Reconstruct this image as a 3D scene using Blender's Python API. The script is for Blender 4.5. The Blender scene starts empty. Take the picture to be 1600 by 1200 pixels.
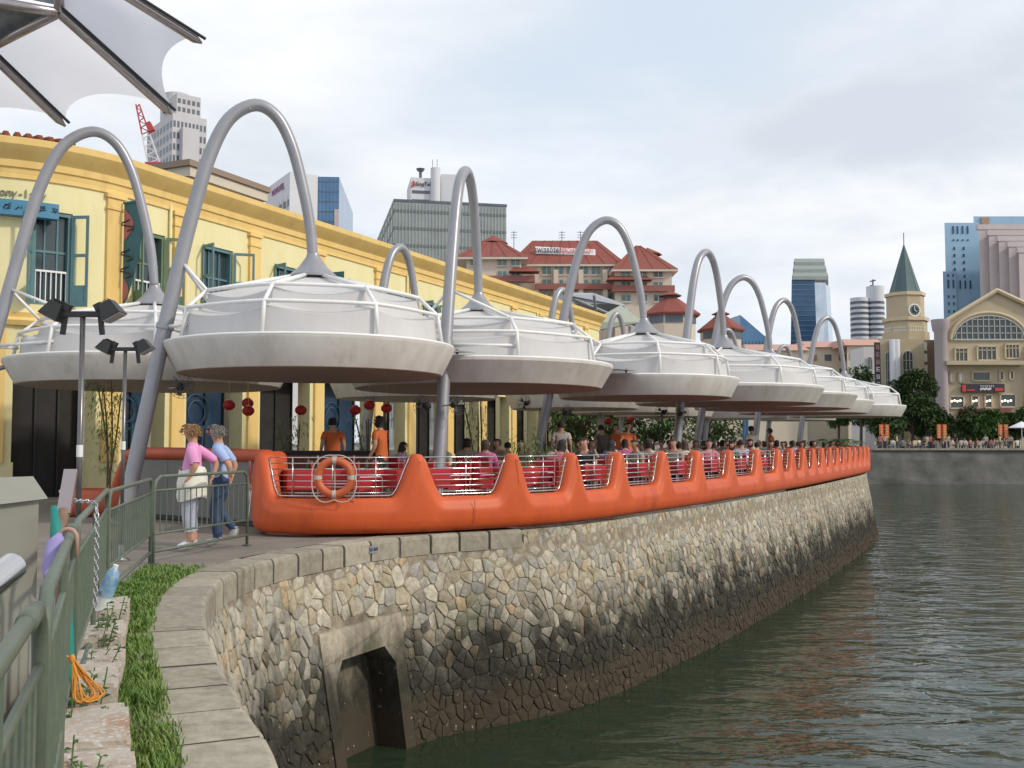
import bpy, bmesh, math, random
from mathutils import Vector, Matrix, noise
R = math.radians
rnd = random.Random(7)
scene = bpy.context.scene
COL = scene.collection
# ---------------------------------------------------------------- camera
EYE, PITCH, FPX = 1.4, math.atan(91/1600), 1600.0
cd = bpy.data.cameras.new('camera'); cam = bpy.data.objects.new('camera', cd); COL.objects.link(cam)
cam.location = (0, 0, EYE); cam.rotation_euler = (R(90)+PITCH, 0, 0)
cd.lens = 36; cd.sensor_width = 36; cd.clip_start = .05; cd.clip_end = 6000
scene.camera = cam
# ---------------------------------------------------------------- light and sky
SUN_EL, SUN_AZ = R(34), R(112)      # azimuth measured from +Y towards +X
sd = bpy.data.lights.new('sun', 'SUN'); so = bpy.data.objects.new('sun', sd); COL.objects.link(so)
sd.energy = 2.0; sd.angle = R(4); sd.color = (1.0, .90, .76)
sdir = Vector((math.sin(SUN_AZ)*math.cos(SUN_EL), math.cos(SUN_AZ)*math.cos(SUN_EL), math.sin(SUN_EL)))
so.rotation_euler = sdir.to_track_quat('Z', 'Y').to_euler()
so.location = (60, -30, 60)
W = bpy.data.worlds.new('World'); scene.world = W; W.use_nodes = True
nt = W.node_tree; nt.nodes.clear()
def wn(t, **k):
    n = nt.nodes.new(t)
    for a, b in k.items(): setattr(n, a, b)
    return n
wo = wn('ShaderNodeOutputWorld'); bg = wn('ShaderNodeBackground'); bg.inputs[1].default_value = .1
sky = wn('ShaderNodeTexSky'); sky.sky_type = 'NISHITA'; sky.sun_disc = False
sky.sun_elevation = SUN_EL; sky.sun_rotation = SUN_AZ; sky.air_density = 1.2; sky.dust_density = 2.0; sky.ozone_density = 1.5
tc = wn('ShaderNodeTexCoord'); sx = wn('ShaderNodeSeparateXYZ'); nt.links.new(tc.outputs['Generated'], sx.inputs[0])
def wm(op, a, b=None):
    n = wn('ShaderNodeMath', operation=op)
    for i, v in enumerate((a, b)):
        if v is None: continue
        if isinstance(v, (int, float)): n.inputs[i].default_value = v
        else: nt.links.new(v, n.inputs[i])
    return n.outputs[0]
zz = wm('ADD', wm('MAXIMUM', sx.outputs[2], 0.0), .22)
cv = wn('ShaderNodeCombineXYZ')
nt.links.new(wm('DIVIDE', sx.outputs[0], zz), cv.inputs[0]); nt.links.new(wm('DIVIDE', sx.outputs[1], zz), cv.inputs[1])
def wnoise(scale, detail, off, rough=.55):
    mp = wn('ShaderNodeMapping'); mp.inputs['Location'].default_value = off
    nt.links.new(cv.outputs[0], mp.inputs[0])
    n = wn('ShaderNodeTexNoise'); n.inputs['Scale'].default_value = scale; n.inputs['Detail'].default_value = detail
    n.inputs['Roughness'].default_value = rough; n.inputs['Distortion'].default_value = .25
    nt.links.new(mp.outputs[0], n.inputs['Vector']); return n.outputs[0]
def wramp(v, a, b):
    n = wn('ShaderNodeMapRange'); n.interpolation_type = 'SMOOTHSTEP'
    n.inputs[1].default_value = a; n.inputs[2].default_value = b; nt.links.new(v, n.inputs[0]); return n.outputs[0]
cover = wramp(wnoise(.85, 8, (3.1, .4, 0)), .34, .60)
shade = wramp(wnoise(.8, 7, (4.4, .7, 9)), .44, .70)
# one heavier grey cloud standing over the river mouth
cdx = wm('SUBTRACT', wm('DIVIDE', sx.outputs[0], zz), .74); cdy = wm('SUBTRACT', wm('DIVIDE', sx.outputs[1], zz), 1.78)
crad = wm('SQRT', wm('ADD', wm('MULTIPLY', cdx, cdx), wm('MULTIPLY', wm('MULTIPLY', cdy, cdy), 1.6)))
lump = wramp(wm('ADD', crad, wm('MULTIPLY', wm('SUBTRACT', wnoise(2.4, 7, (1, 6, 2)), .5), 1.0)), .62, .12)
shade = wm('MAXIMUM', shade, wm('MULTIPLY', lump, 1.0)); cover = wm('MAXIMUM', cover, lump)
def wmix(f, a, b):
    n = wn('ShaderNodeMix', data_type='RGBA')
    for i, v in ((0, f), (6, a), (7, b)):
        if isinstance(v, tuple): n.inputs[i].default_value = v
        elif isinstance(v, float): n.inputs[i].default_value = v
        else: nt.links.new(v, n.inputs[i])
    return n.outputs[2]
cloud = wmix(shade, (9.7, 9.85, 10.1, 1), (6.5, 7.1, 7.8, 1))
thin = wmix(.78, sky.outputs[0], (7.7, 8.65, 9.8, 1))
nt.links.new(wmix(cover, thin, cloud), bg.inputs[0]); nt.links.new(bg.outputs[0], wo.inputs[0])
vs = scene.view_settings; vs.view_transform = 'Standard'; vs.look = 'None'; vs.exposure = 0.1; vs.gamma = 1.0
vs.use_curve_mapping = False
# ---------------------------------------------------------------- pixel helpers: a point of the place seen at a pixel of the 1600x1200 photo
_c, _s = math.cos(PITCH), math.sin(PITCH)
def ray(px, py):
    v = -(py-600)/FPX; return Vector(((px-800)/FPX, _c-_s*v, _s+_c*v))
def PD(px, py, D):
    r = ray(px, py); return Vector((0, 0, EYE)) + r*(D/r.y)
def GZ(px, py, z=0.0):
    r = ray(px, py); return Vector((0, 0, EYE)) + r*((z-EYE)/r.z)
def ztop(py, D): return PD(800, py, D).z
# ---------------------------------------------------------------- mesh helpers
class MB:
    def __init__(s): s.v = []; s.f = []; s.mi = []; s.m = 0
    def add(s, vs, fs):
        o = len(s.v); s.v += [tuple(x) for x in vs]
        for f in fs: s.f.append(tuple(i+o for i in f)); s.mi.append(s.m)
        return s
    def box(s, c, d, rz=0.0, M=None):
        x, y, z = d[0]/2, d[1]/2, d[2]/2
        vs = [Vector((a*x, b*y, e*z)) for e in (-1, 1) for b in (-1, 1) for a in (-1, 1)]
        m = M if M is not None else Matrix.Rotation(rz, 3, 'Z')
        return s.add([m @ v + Vector(c) for v in vs], [(0, 2, 3, 1), (4, 5, 7, 6), (0, 1, 5, 4), (2, 6, 7, 3), (0, 4, 6, 2), (1, 3, 7, 5)])
    def hexa(s, q):      # 4 bottom points, 4 top points
        return s.add(q, [(0, 3, 2, 1), (4, 5, 6, 7), (0, 1, 5, 4), (1, 2, 6, 5), (2, 3, 7, 6), (3, 0, 4, 7)])
    def beam(s, a, b, w, h=None, up=Vector((0, 0, 1))):
        a, b = Vector(a), Vector(b); h = h or w; t = (b-a).normalized()
        u = t.cross(up)
        if u.length < 1e-4: u = t.cross(Vector((0, 1, 0)))
        u.normalize(); n = u.cross(t)
        o = [u*(-w/2)+n*(-h/2), u*(w/2)+n*(-h/2), u*(w/2)+n*(h/2), u*(-w/2)+n*(h/2)]
        return s.hexa([a+x for x in o]+[b+x for x in o])
    def tube(s, pts, r, n=8, closed=False, cap=True):
        pts = [Vector(p) for p in pts]; k = len(pts)
        rr = r if isinstance(r, (list, tuple)) else [r]*k
        vs = []; pu = None
        for i, p in enumerate(pts):
            a = pts[i-1] if (i > 0 or closed) else p; b = pts[(i+1) % k] if (i < k-1 or closed) else p
            t = (b-a).normalized()
            if pu is None:
                pu = t.cross(Vector((0, 0, 1)))
                if pu.length < .05: pu = t.cross(Vector((0, 1, 0)))
            u = (pu - t*pu.dot(t)); u.normalize(); w = t.cross(u); pu = u
            vs += [p+(u*math.cos(2*math.pi*j/n)+w*math.sin(2*math.pi*j/n))*rr[i] for j in range(n)]
        fs = []
        for i in range(k if closed else k-1):
            for j in range(n):
                a, b = i*n+j, i*n+(j+1) % n; c, d = ((i+1) % k)*n+(j+1) % n, ((i+1) % k)*n+j
                fs.append((a, d, c, b))
        if cap and not closed: fs += [tuple(range(n)), tuple(reversed(range((k-1)*n, k*n)))]
        return s.add(vs, fs)
    def lathe(s, prof, c=(0, 0, 0), n=24, M=None, close=False):
        c = Vector(c); vs = []
        for j in range(n):
            a = 2*math.pi*j/n
            for r, z in prof:
                p = Vector((r*math.cos(a), r*math.sin(a), z)); vs.append((M @ p if M else p)+c)
        k = len(prof); fs = []
        for j in range(n):
            for i in range(k if close else k-1):
                a, b = j*k+i, j*k+(i+1) % k; d, e = ((j+1) % n)*k+(i+1) % k, ((j+1) % n)*k+i
                fs.append((a, e, d, b))
        return s.add(vs, fs)
    def ball(s, c, r, n=8, m=6):
        r = r if isinstance(r, (tuple, list, Vector)) else (r, r, r)
        vs = []; fs = []
        for i in range(m+1):
            t = math.pi*i/m
            for j in range(n):
                a = 2*math.pi*j/n
                vs.append((c[0]+r[0]*math.sin(t)*math.cos(a), c[1]+r[1]*math.sin(t)*math.sin(a), c[2]+r[2]*math.cos(t)))
        for i in range(m):
            for j in range(n): fs.append((i*n+j, (i+1)*n+j, (i+1)*n+(j+1) % n, i*n+(j+1) % n))
        return s.add(vs, fs)
    def prism(s, poly, z0, z1):
        n = len(poly)
        return s.add([(p[0], p[1], z0) for p in poly]+[(p[0], p[1], z1) for p in poly],
                     [tuple(reversed(range(n))), tuple(range(n, 2*n))]+[(i, (i+1) % n, n+(i+1) % n, n+i) for i in range(n)])
    def slab(s, poly, th):     # a polygon of 3D points given thickness along its normal
        poly = [Vector(p) for p in poly]; n = len(poly); nn = Vector((0, 0, 0))
        for i in range(n): nn += poly[i].cross(poly[(i+1) % n])
        nn.normalize()
        return s.add(poly+[p-nn*th for p in poly], [tuple(range(n)), tuple(reversed(range(n, 2*n)))]+[(i, n+i, n+(i+1) % n, (i+1) % n) for i in range(n)])
    def grid(s, rows):
        k = len(rows[0]); vs = [p for r in rows for p in r]
        return s.add(vs, [(i*k+j, i*k+j+1, (i+1)*k+j+1, (i+1)*k+j) for i in range(len(rows)-1) for j in range(k-1)])
    def build(s, name, mat, parent=None, smooth=False, sharp=None, tones=None):
        me = bpy.data.meshes.new(name); o0 = ORG.get(parent.name, Vector()) if parent else Vector()
        me.from_pydata([(v[0]-o0.x, v[1]-o0.y, v[2]-o0.z) for v in s.v], [], s.f)
        for m in (mat if isinstance(mat, (list, tuple)) else [mat]): me.materials.append(m)
        if any(s.mi): me.polygons.foreach_set('material_index', s.mi)
        if smooth:
            me.polygons.foreach_set('use_smooth', [True]*len(me.polygons))
            if sharp: me.set_sharp_from_angle(angle=R(sharp))
        if tones:
            ca = me.color_attributes.new('tone', 'FLOAT_COLOR', 'POINT')
            ca.data.foreach_set('color', [x for t in tones for x in t])
        me.update(); return link(name, me, parent)
ORG = {}
def link(name, me, parent=None):
    o = bpy.data.objects.new(name, me); COL.objects.link(o)
    if parent is not None: o.parent = parent; ORG[o.name] = ORG.get(parent.name, Vector())
    return o
def thing(name, loc, label, cat, group=None):
    o = bpy.data.objects.new(name, None); COL.objects.link(o); o.location = loc; o.empty_display_size = .1
    ORG[o.name] = Vector(loc); return tag(o, label, cat, group)
def tag(o, label, cat, group=None, kind=None):
    o['label'] = label; o['category'] = cat
    if group: o['group'] = group
    if kind: o['kind'] = kind
    return o
def structure(o): o['kind'] = 'structure'; return o
def stuff(o): o['kind'] = 'stuff'; return o
def copy_tree(o, parent=None):
    c = o.copy(); COL.objects.link(c); c.parent = parent
    for ch in list(o.children): copy_tree(ch, c)
    return c
def spline(pts, n=8):
    pts = [Vector(p) for p in pts]; out = []
    for i in range(len(pts)-1):
        p1, p2 = pts[i], pts[i+1]; p0 = pts[i-1] if i else p1*2-p2; p3 = pts[i+2] if i+2 < len(pts) else p2*2-p1
        for k in range(n):
            t = k/n
            out.append(.5*((2*p1)+(p2-p0)*t+(2*p0-5*p1+4*p2-p3)*t*t+(3*p1-p0-3*p2+p3)*t*t*t))
    out.append(pts[-1]); return out
class Path:
    def __init__(s, pts, n=10):
        s.p = spline([Vector((a, b, 0)) for a, b in pts], n); s.L = [0]
        for a, b in zip(s.p, s.p[1:]): s.L.append(s.L[-1]+(b-a).length)
        s.len = s.L[-1]
    def at(s, d):
        d = max(0, min(s.len-1e-6, d)); lo, hi = 0, len(s.L)-1
        while hi-lo > 1:
            m = (lo+hi)//2
            if s.L[m] <= d: lo = m
            else: hi = m
        t = (d-s.L[lo])/(s.L[hi]-s.L[lo]); return s.p[lo].lerp(s.p[hi], t)
    def tan(s, d): return (s.at(d+.15)-s.at(d-.15)).normalized()
    def nor(s, d): t = s.tan(d); return Vector((t.y, -t.x, 0))      # to the right of travel
    def pt(s, d, off, z): q = s.at(d)+s.nor(d)*off; return Vector((q.x, q.y, z))
    def s_px(s, px, lo=0, hi=None):          # where the line of sight through px crosses it
        best = min((abs(800+FPX*s.at(d).x/(s.at(d).y*_c+1e-9)-px), d) for d in [lo+(hi or s.len)*i/3000 for i in range(3000)] if d <= (hi or s.len))
        return best[1]
# ---------------------------------------------------------------- materials
MATS = {}
def mat(name, col, rough=.6, metal=0.0, var=0.0, vscale=6.0, bump=0.0, bscale=40.0, col2=None, spec=.5, alpha=1.0, emit=None, streak=0.0, trans=0.0, tone=False, coat=0.0):
    if name in MATS: return MATS[name]
    m = bpy.data.materials.new(name); m.use_nodes = True; t = m.node_tree; b = t.nodes['Principled BSDF']; MATS[name] = m
    N = lambda ty: t.nodes.new(ty); L = t.links.new
    b.inputs['Roughness'].default_value = rough; b.inputs['Metallic'].default_value = metal
    b.inputs['Specular IOR Level'].default_value = spec; b.inputs['Coat Weight'].default_value = coat
    c4 = tuple(col)+(1,); b.inputs['Base Color'].default_value = c4; m.diffuse_color = c4
    if trans: b.inputs['Transmission Weight'].default_value = trans
    if alpha < 1: b.inputs['Alpha'].default_value = alpha
    if emit: b.inputs['Emission Color'].default_value = tuple(emit[0])+(1,); b.inputs['Emission Strength'].default_value = emit[1]
    tcn = N('ShaderNodeTexCoord'); src = None
    if var or col2 or tone:
        if tone:
            at = N('ShaderNodeAttribute'); at.attribute_name = 'tone'; base = at.outputs['Color']
        else: base = None
        nz = N('ShaderNodeTexNoise'); nz.inputs['Scale'].default_value = vscale; nz.inputs['Detail'].default_value = 8; nz.inputs['Roughness'].default_value = .62
        geo = N('ShaderNodeNewGeometry')
        if streak:
            mp = N('ShaderNodeMapping'); mp.inputs['Scale'].default_value = (1, 1, streak); L(geo.outputs['Position'], mp.inputs[0]); L(mp.outputs[0], nz.inputs['Vector'])
        else: L(geo.outputs['Position'], nz.inputs['Vector'])
        mr = N('ShaderNodeMapRange'); mr.inputs[1].default_value = .3; mr.inputs[2].default_value = .7; L(nz.outputs[0], mr.inputs[0])
        mx = N('ShaderNodeMix'); mx.data_type = 'RGBA'; L(mr.outputs[0], mx.inputs[0])
        if base is not None:
            mm = N('ShaderNodeMix'); mm.data_type = 'RGBA'; mm.blend_type = 'MULTIPLY'; mm.inputs[0].default_value = 1
            L(base, mm.inputs[6]); L(mx.outputs[2], mm.inputs[7]); out = mm.outputs[2]
        else: out = mx.outputs[2]
        if col2: mx.inputs[6].default_value = c4; mx.inputs[7].default_value = tuple(col2)+(1,)
        else:
            mx.inputs[6].default_value = tuple(x*(1-var) for x in col)+(1,); mx.inputs[7].default_value = tuple(min(1, x*(1+var)) for x in col)+(1,)
        L(out, b.inputs['Base Color']); src = out
    if bump:
        nb = N('ShaderNodeTexNoise'); nb.inputs['Scale'].default_value = bscale; nb.inputs['Detail'].default_value = 6
        L(tcn.outputs['Object'], nb.inputs['Vector'])
        bp = N('ShaderNodeBump'); bp.inputs['Strength'].default_value = bump; bp.inputs['Distance'].default_value = .02
        L(nb.outputs[0], bp.inputs['Height']); L(bp.outputs[0], b.inputs['Normal'])
    return m
M_STEEL = mat('painted_steel', (.31, .31, .335), .36, .3, var=.07, vscale=3)
M_WHITE = mat('white_tube', (.80, .80, .79), .4, var=.05, vscale=5)
M_FABRIC = mat('membrane', (.79, .78, .78), .8, col2=(.70, .685, .68), vscale=1.6, streak=.4)
_ft = M_FABRIC.node_tree; _tl = _ft.nodes.new('ShaderNodeBsdfTranslucent'); _tl.inputs[0].default_value = (.62, .60, .60, 1); _mx = _ft.nodes.new('ShaderNodeMixShader'); _mx.inputs[0].default_value = .25
_ft.links.new(_ft.nodes['Principled BSDF'].outputs[0], _mx.inputs[1]); _ft.links.new(_tl.outputs[0], _mx.inputs[2]); _ft.links.new(_mx.outputs[0], _ft.nodes['Material Output'].inputs[0])
M_SKIRT = mat('skirt_shell', (.64, .625, .59), .55, col2=(.50, .475, .43), vscale=2.2, streak=.25)
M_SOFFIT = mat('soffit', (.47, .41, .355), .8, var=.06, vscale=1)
M_CHROME = mat('stainless', (.62, .60, .60), .22, 1.0, var=.05)
M_ORANGE = mat('orange_shell', (.64, .112, .027), .48, col2=(.52, .082, .022), vscale=1.5, bump=.07, bscale=5, spec=.35, streak=.35)
M_DKORANGE = mat('old_orange', (.44, .085, .035), .5, var=.12, vscale=2)
M_POLE = mat('dull_steel_pole', (.16, .15, .15), .3, .7, var=.1, vscale=20)
M_BLACK = mat('black_metal', (.02, .02, .022), .5, var=.15)
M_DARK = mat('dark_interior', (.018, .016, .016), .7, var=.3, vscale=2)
M_CONC = mat('concrete', (.36, .33, .28), .85, col2=(.22, .20, .165), vscale=2.2, bump=.3, bscale=30)
def grime(m, col, lo=.58, hi=.72, scale=1.1, streak=.25, amt=.6):
    """overlay ragged run-off stains on a material"""
    t = m.node_tree; b = t.nodes['Principled BSDF']; N = t.nodes.new; L = t.links.new; inp = b.inputs['Base Color']
    g_ = N('ShaderNodeNewGeometry'); mp = N('ShaderNodeMapping'); mp.inputs['Scale'].default_value = (1, 1, streak); L(g_.outputs['Position'], mp.inputs[0])
    nz = N('ShaderNodeTexNoise'); nz.inputs['Scale'].default_value = scale; nz.inputs['Detail'].default_value = 10; nz.inputs['Roughness'].default_value = .7; L(mp.outputs[0], nz.inputs['Vector'])
    mr = N('ShaderNodeMapRange'); mr.inputs[1].default_value = lo; mr.inputs[2].default_value = hi; mr.inputs[4].default_value = amt; L(nz.outputs[0], mr.inputs[0])
    mx = N('ShaderNodeMix'); mx.data_type = 'RGBA'; L(mr.outputs[0], mx.inputs[0]); mx.inputs[7].default_value = tuple(col)+(1,)
    if inp.is_linked: L(inp.links[0].from_socket, mx.inputs[6])
    else: mx.inputs[6].default_value = inp.default_value
    L(mx.outputs[2], inp)
grime(M_ORANGE, (.30, .055, .022), .54, .70, 2.4, .3, .55); grime(M_ORANGE, (.62, .30, .2), .66, .70, 9, 1.0, .35)
grime(M_SKIRT, (.30, .27, .22), .55, .74, 3.2, .15, .5); grime(M_FABRIC, (.45, .42, .38), .58, .76, 2.6, .3, .4); grime(M_STEEL, (.16, .15, .15), .6, .72, 3, .2, .4)
M_GLASS = mat('window_glass', (.03, .05, .055), .08, 0.0, var=.2, vscale=1, spec=.8)
# ================================================================ river, banks, river wall
WATER_Z = -2.9
EDGE = [(-.5, 1.0), (-.67, 3.0), (-1.05, 4.54), (-1.45, 5.51), (-2.09, 7.12), (-2.53, 8.43), (-2.82, 9.48), (-3.03, 10.95), (-2.92, 12.3), (-2.5, 13.6), (-1.86, 14.92),
        (-1.08, 15.8), (-.2, 16.4), (.63, 17.1), (1.6, 18.35), (2.78, 20.33), (4.25, 22.78), (6.27, 26.52), (9.15, 32.0), (12.7, 39.3), (15.8, 46.0), (17.4, 51), (17.9, 56), (16, 66), (8, 76), (-20, 84), (-90, 90)]
WP = Path(EDGE)
S_END = min((abs(WP.at(i*.1).y-56), i*.1) for i in range(int(WP.len*10)))[1]
# water with real low waves near the camera and a fine bump over it
def water():
    m = bpy.data.materials.new('river_water'); m.use_nodes = True; t = m.node_tree; b = t.nodes['Principled BSDF']
    b.inputs['Base Color'].default_value = (.022, .036, .020, 1); b.inputs['Roughness'].default_value = .045; b.inputs['IOR'].default_value = 1.33
    g = t.nodes.new('ShaderNodeNewGeometry'); prev = None
    for sc, det, dist, stretch, rot in ((.5, 2, .10, 1.9, 8), (1.7, 2.5, .075, 1.9, -10), (5.0, 2, .010, 1.5, 4)):
        mp = t.nodes.new('ShaderNodeMapping'); mp.inputs['Scale'].default_value = (1/stretch, 1, 1); mp.inputs['Rotation'].default_value = (0, 0, R(rot))
        t.links.new(g.outputs['Position'], mp.inputs[0])
        n = t.nodes.new('ShaderNodeTexNoise'); n.inputs['Scale'].default_value = sc; n.inputs['Detail'].default_value = det; n.inputs['Distortion'].default_value = .6
        t.links.new(mp.outputs[0], n.inputs['Vector'])
        bp = t.nodes.new('ShaderNodeBump'); bp.inputs['Strength'].default_value = 1.0; bp.inputs['Distance'].default_value = dist
        t.links.new(n.outputs[0], bp.inputs['Height'])
        if prev: t.links.new(prev, bp.inputs['Normal'])
        prev = bp.outputs[0]
    t.links.new(prev, b.inputs['Normal'])
    mb = MB(); mb.add([(-200, -20, WATER_Z), (400, -20, WATER_Z), (400, 112, WATER_Z), (-200, 112, WATER_Z)], [(0, 1, 2, 3)])
    structure(mb.build('river_water', m))
water()
# land on this side
M_PAVE = mat('paving', (.24, .21, .175), .85, col2=(.16, .14, .12), vscale=1.4, bump=.25, bscale=60)
mb = MB(); rows = []
ss = [WP.len*i/260 for i in range(261)]
rows = [[Vector((-160, WP.at(s).y, -.012)), WP.pt(s, -.47, -.012)] for s in ss]
rows.insert(0, [Vector((-160, -15, -.012)), Vector((-.8, -15, -.012))])
mb.grid(rows); structure(mb.build('promenade_ground', M_PAVE))
# far bank
M_FAR = mat('far_paving', (.22, .20, .18), .9, var=.2, vscale=.4)
mb = MB(); mb.add([(-1500, 106, .6), (1500, 106, .6), (1500, 3000, .6), (-1500, 3000, .6)], [(0, 1, 2, 3)]); structure(mb.build('far_bank_ground', M_FAR))
M_FARWALL = mat('far_quay_stone', (.19, .185, .17), .9, col2=(.075, .075, .068), vscale=.5, bump=.5, bscale=2)
fq = thing('far_quay_wall', (60, 105.6, -3), 'long dark stone quay wall on the opposite bank of the river', 'quay wall')
mb = MB()
nx = 110; rows = []
for k in range(6):
    z = [.62, .3, -.4, -1.3, -2.2, -3.4][k]
    rows.append([Vector((-140+4*i, 105.9-.12*k+.12*noise.noise(Vector((i*.9, k*1.7, 0))), z)) for i in range(nx)])
mb.grid(rows); mb.build('stone_face', M_FARWALL, fq)
for i in range(75):
    m2 = MB(); m2.box((38+i*1.62, 105.95, .68), (1.59, .7, .2)); m2.build('coping_stone', M_CONC, fq)

# ---------------- river wall: rubble stones, coping, culvert
CUL0 = WP.s_px(506, 0, 30)
cands = [i*.02 for i in range(0, 1500)]
def near_s(x, y): return min(((WP.at(s)-Vector((x, y, 0))).length, s) for s in cands)[1]
CUL0, CUL1 = near_s(-2.62, 13.3), near_s(-1.72, 15.08)
CULZ = -1.06
BAT = .17
def wallpt(s, z, out=0.0): return WP.pt(s, BAT*max(0, -z-.25)*1.0 + out, z)
rw = thing('river_wall', (WP.at(14).x, WP.at(14).y, WATER_Z), 'rubble stone river wall with pale coping carrying the orange terrace', 'wall')
M_MORTAR = bpy.data.materials.new('mortar')
def wet_material(m, tone, dry, dry2, bumpd, mossy=True):
    m.use_nodes = True; t = m.node_tree; b = t.nodes['Principled BSDF']; N = t.nodes.new; L = t.links.new
    g = N('ShaderNodeNewGeometry'); sp = N('ShaderNodeSeparateXYZ'); L(g.outputs['Position'], sp.inputs[0])
    def nz(scale, det, zs=1.0):
        mp = N('ShaderNodeMapping'); mp.inputs['Scale'].default_value = (1, 1, zs); L(g.outputs['Position'], mp.inputs[0])
        n = N('ShaderNodeTexNoise'); n.inputs['Scale'].default_value = scale; n.inputs['Detail'].default_value = det; n.inputs['Roughness'].default_value = .65
        L(mp.outputs[0], n.inputs['Vector']); return n.outputs[0]
    def rng(v, a, b2, c=0, d=1):
        n = N('ShaderNodeMapRange'); n.interpolation_type = 'SMOOTHSTEP'
        for i, x in enumerate((a, b2, c, d)): n.inputs[i+1].default_value = x
        L(v, n.inputs[0]); return n.outputs[0]
    def mx(f, a, b2, bl='MIX'):
        n = N('ShaderNodeMix'); n.data_type = 'RGBA'; n.blend_type = bl
        for i, x in ((0, f), (6, a), (7, b2)):
            if isinstance(x, (int, float)): n.inputs[i].default_value = x
            elif isinstance(x, tuple): n.inputs[i].default_value = x+(1,)
            else: L(x, n.inputs[i])
        return n.outputs[2]
    def ma(op, a, b2):
        n = N('ShaderNodeMath'); n.operation = op
        for i, x in enumerate((a, b2)):
            if isinstance(x, (int, float)): n.inputs[i].default_value = x
            else: L(x, n.inputs[i])
        return n.outputs[0]
    base = mx(rng(nz(9, 8), .3, .7), dry, dry2)
    if tone:
        at = N('ShaderNodeAttribute'); at.attribute_name = 'tone'; base = mx(1.0, at.outputs['Color'], base, 'MULTIPLY')
    zz = ma('ADD', sp.outputs[2], ma('MULTIPLY', ma('SUBTRACT', nz(1.6, 9, .45), .5), 2.2))
    if tone: zz = ma('ADD', zz, ma('MULTIPLY', ma('SUBTRACT', at.outputs['Alpha'], .5), .55))
    zz2 = ma('ADD', sp.outputs[2], ma('MULTIPLY', ma('SUBTRACT', nz(.45, 4, 2), .5), .9))
    if mossy: base = mx(ma('MULTIPLY', rng(nz(.7, 5), .52, .66), rng(zz2, -.55, -1.3)), base, mx(.55, base, (.115, .135, .06)))
    base = mx(ma('MULTIPLY', rng(nz(2.2, 5, .18), .55, .72), .55), base, (.10, .085, .06))           # run-off streaks
    base = mx(rng(zz, -.7, -2.05, 0, .96), base, mx(rng(nz(5, 6), .35, .7), (.014, .013, .010), (.042, .038, .028)))   # tide band
    base = mx(rng(zz2, -2.2, -2.55, 0, .85), base, (.060, .046, .031))                                 # silt foot
    base = mx(ma('MULTIPLY', rng(nz(13, 3), .66, .73), rng(zz, -1.0, -1.5, 0, .8)), base, (.42, .41, .36))   # barnacles
    L(base, b.inputs['Base Color']); b.inputs['Roughness'].default_value = .85; b.inputs['Specular IOR Level'].default_value = .2
    nb = N('ShaderNodeBump'); nb.inputs['Strength'].default_value = .9; nb.inputs['Distance'].default_value = bumpd
    L(nz(17, 8), nb.inputs['Height']); L(nb.outputs[0], b.inputs['Normal'])
wet_material(M_MORTAR, False, (.36, .315, .235), (.21, .175, .125), .03)
M_STONE = bpy.data.materials.new('rubble_stone'); wet_material(M_STONE, True, (1.0, .96, .88), (.64, .60, .52), .03)
M_COPE = bpy.data.materials.new('coping_granite'); wet_material(M_COPE, True, (1, 1, 1), (.72, .70, .66), .012)
M_CULV = bpy.data.materials.new('culvert_concrete'); wet_material(M_CULV, False, (.52, .46, .36), (.38, .33, .25), .015)
# backing
mb = MB(); rows = []
def in_cul(s, pad=0): return CUL0-pad < s < CUL1+pad
S0 = .5
S_COPE = WP.s_px(790, 8, 60)
for seg in ((S0, CUL0+.02, -.25), (CUL1-.02, S_COPE, -.25), (S_COPE, S_END+8, -.0)):
    ss = [seg[0]+(seg[1]-seg[0])*i/240 for i in range(241)]
    mb.grid([[wallpt(s, z, -.003) for z in (-.1 if seg[2] else -.012, -.8, -1.6, -2.4, -3.3)] for s in ss])
ss = [CUL0+(CUL1-CUL0)*i/12 for i in range(13)]
mb.grid([[wallpt(s, z, -.003) for z in (-.1, -.6, CULZ)] for s in ss])
mb.build('mortar_bed', M_MORTAR, rw)
# Voronoi stones
def clip(poly, px, py, nx_, ny_):
    out = []
    for i in range(len(poly)):
        a, b = poly[i], poly[(i+1) % len(poly)]
        da = (a[0]-px)*nx_+(a[1]-py)*ny_; db = (b[0]-px)*nx_+(b[1]-py)*ny_
        if da <= 0: out.append(a)
        if da*db < 0:
            t = da/(da-db); out.append((a[0]+(b[0]-a[0])*t, a[1]+(b[1]-a[1])*t))
    return out
CX, CZ = .135, .195
seeds = {}
ncol = int((S_END+3-S0)/CX); nrow = int(3.3/CZ)+2
for i in range(-1, ncol+1):
    for j in range(-1, nrow):
        seeds[(i, j)] = (S0+(i+.5+.5*(j % 2)+rnd.uniform(-.42, .42))*CX, -.0-(j+.5+rnd.uniform(-.42, .42))*CZ)
for key in [k for k in seeds if rnd.random() < .2]: del seeds[key]
TONES = [(.31, .295, .26), (.275, .27, .25), (.34, .325, .285), (.31, .28, .225), (.255, .255, .25), (.365, .35, .31), (.29, .26, .205), (.33, .26, .18), (.22, .215, .20)]
TW = [8, 8, 6, 5, 5, 4, 4, 1.3, 2]
stones = []
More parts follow.
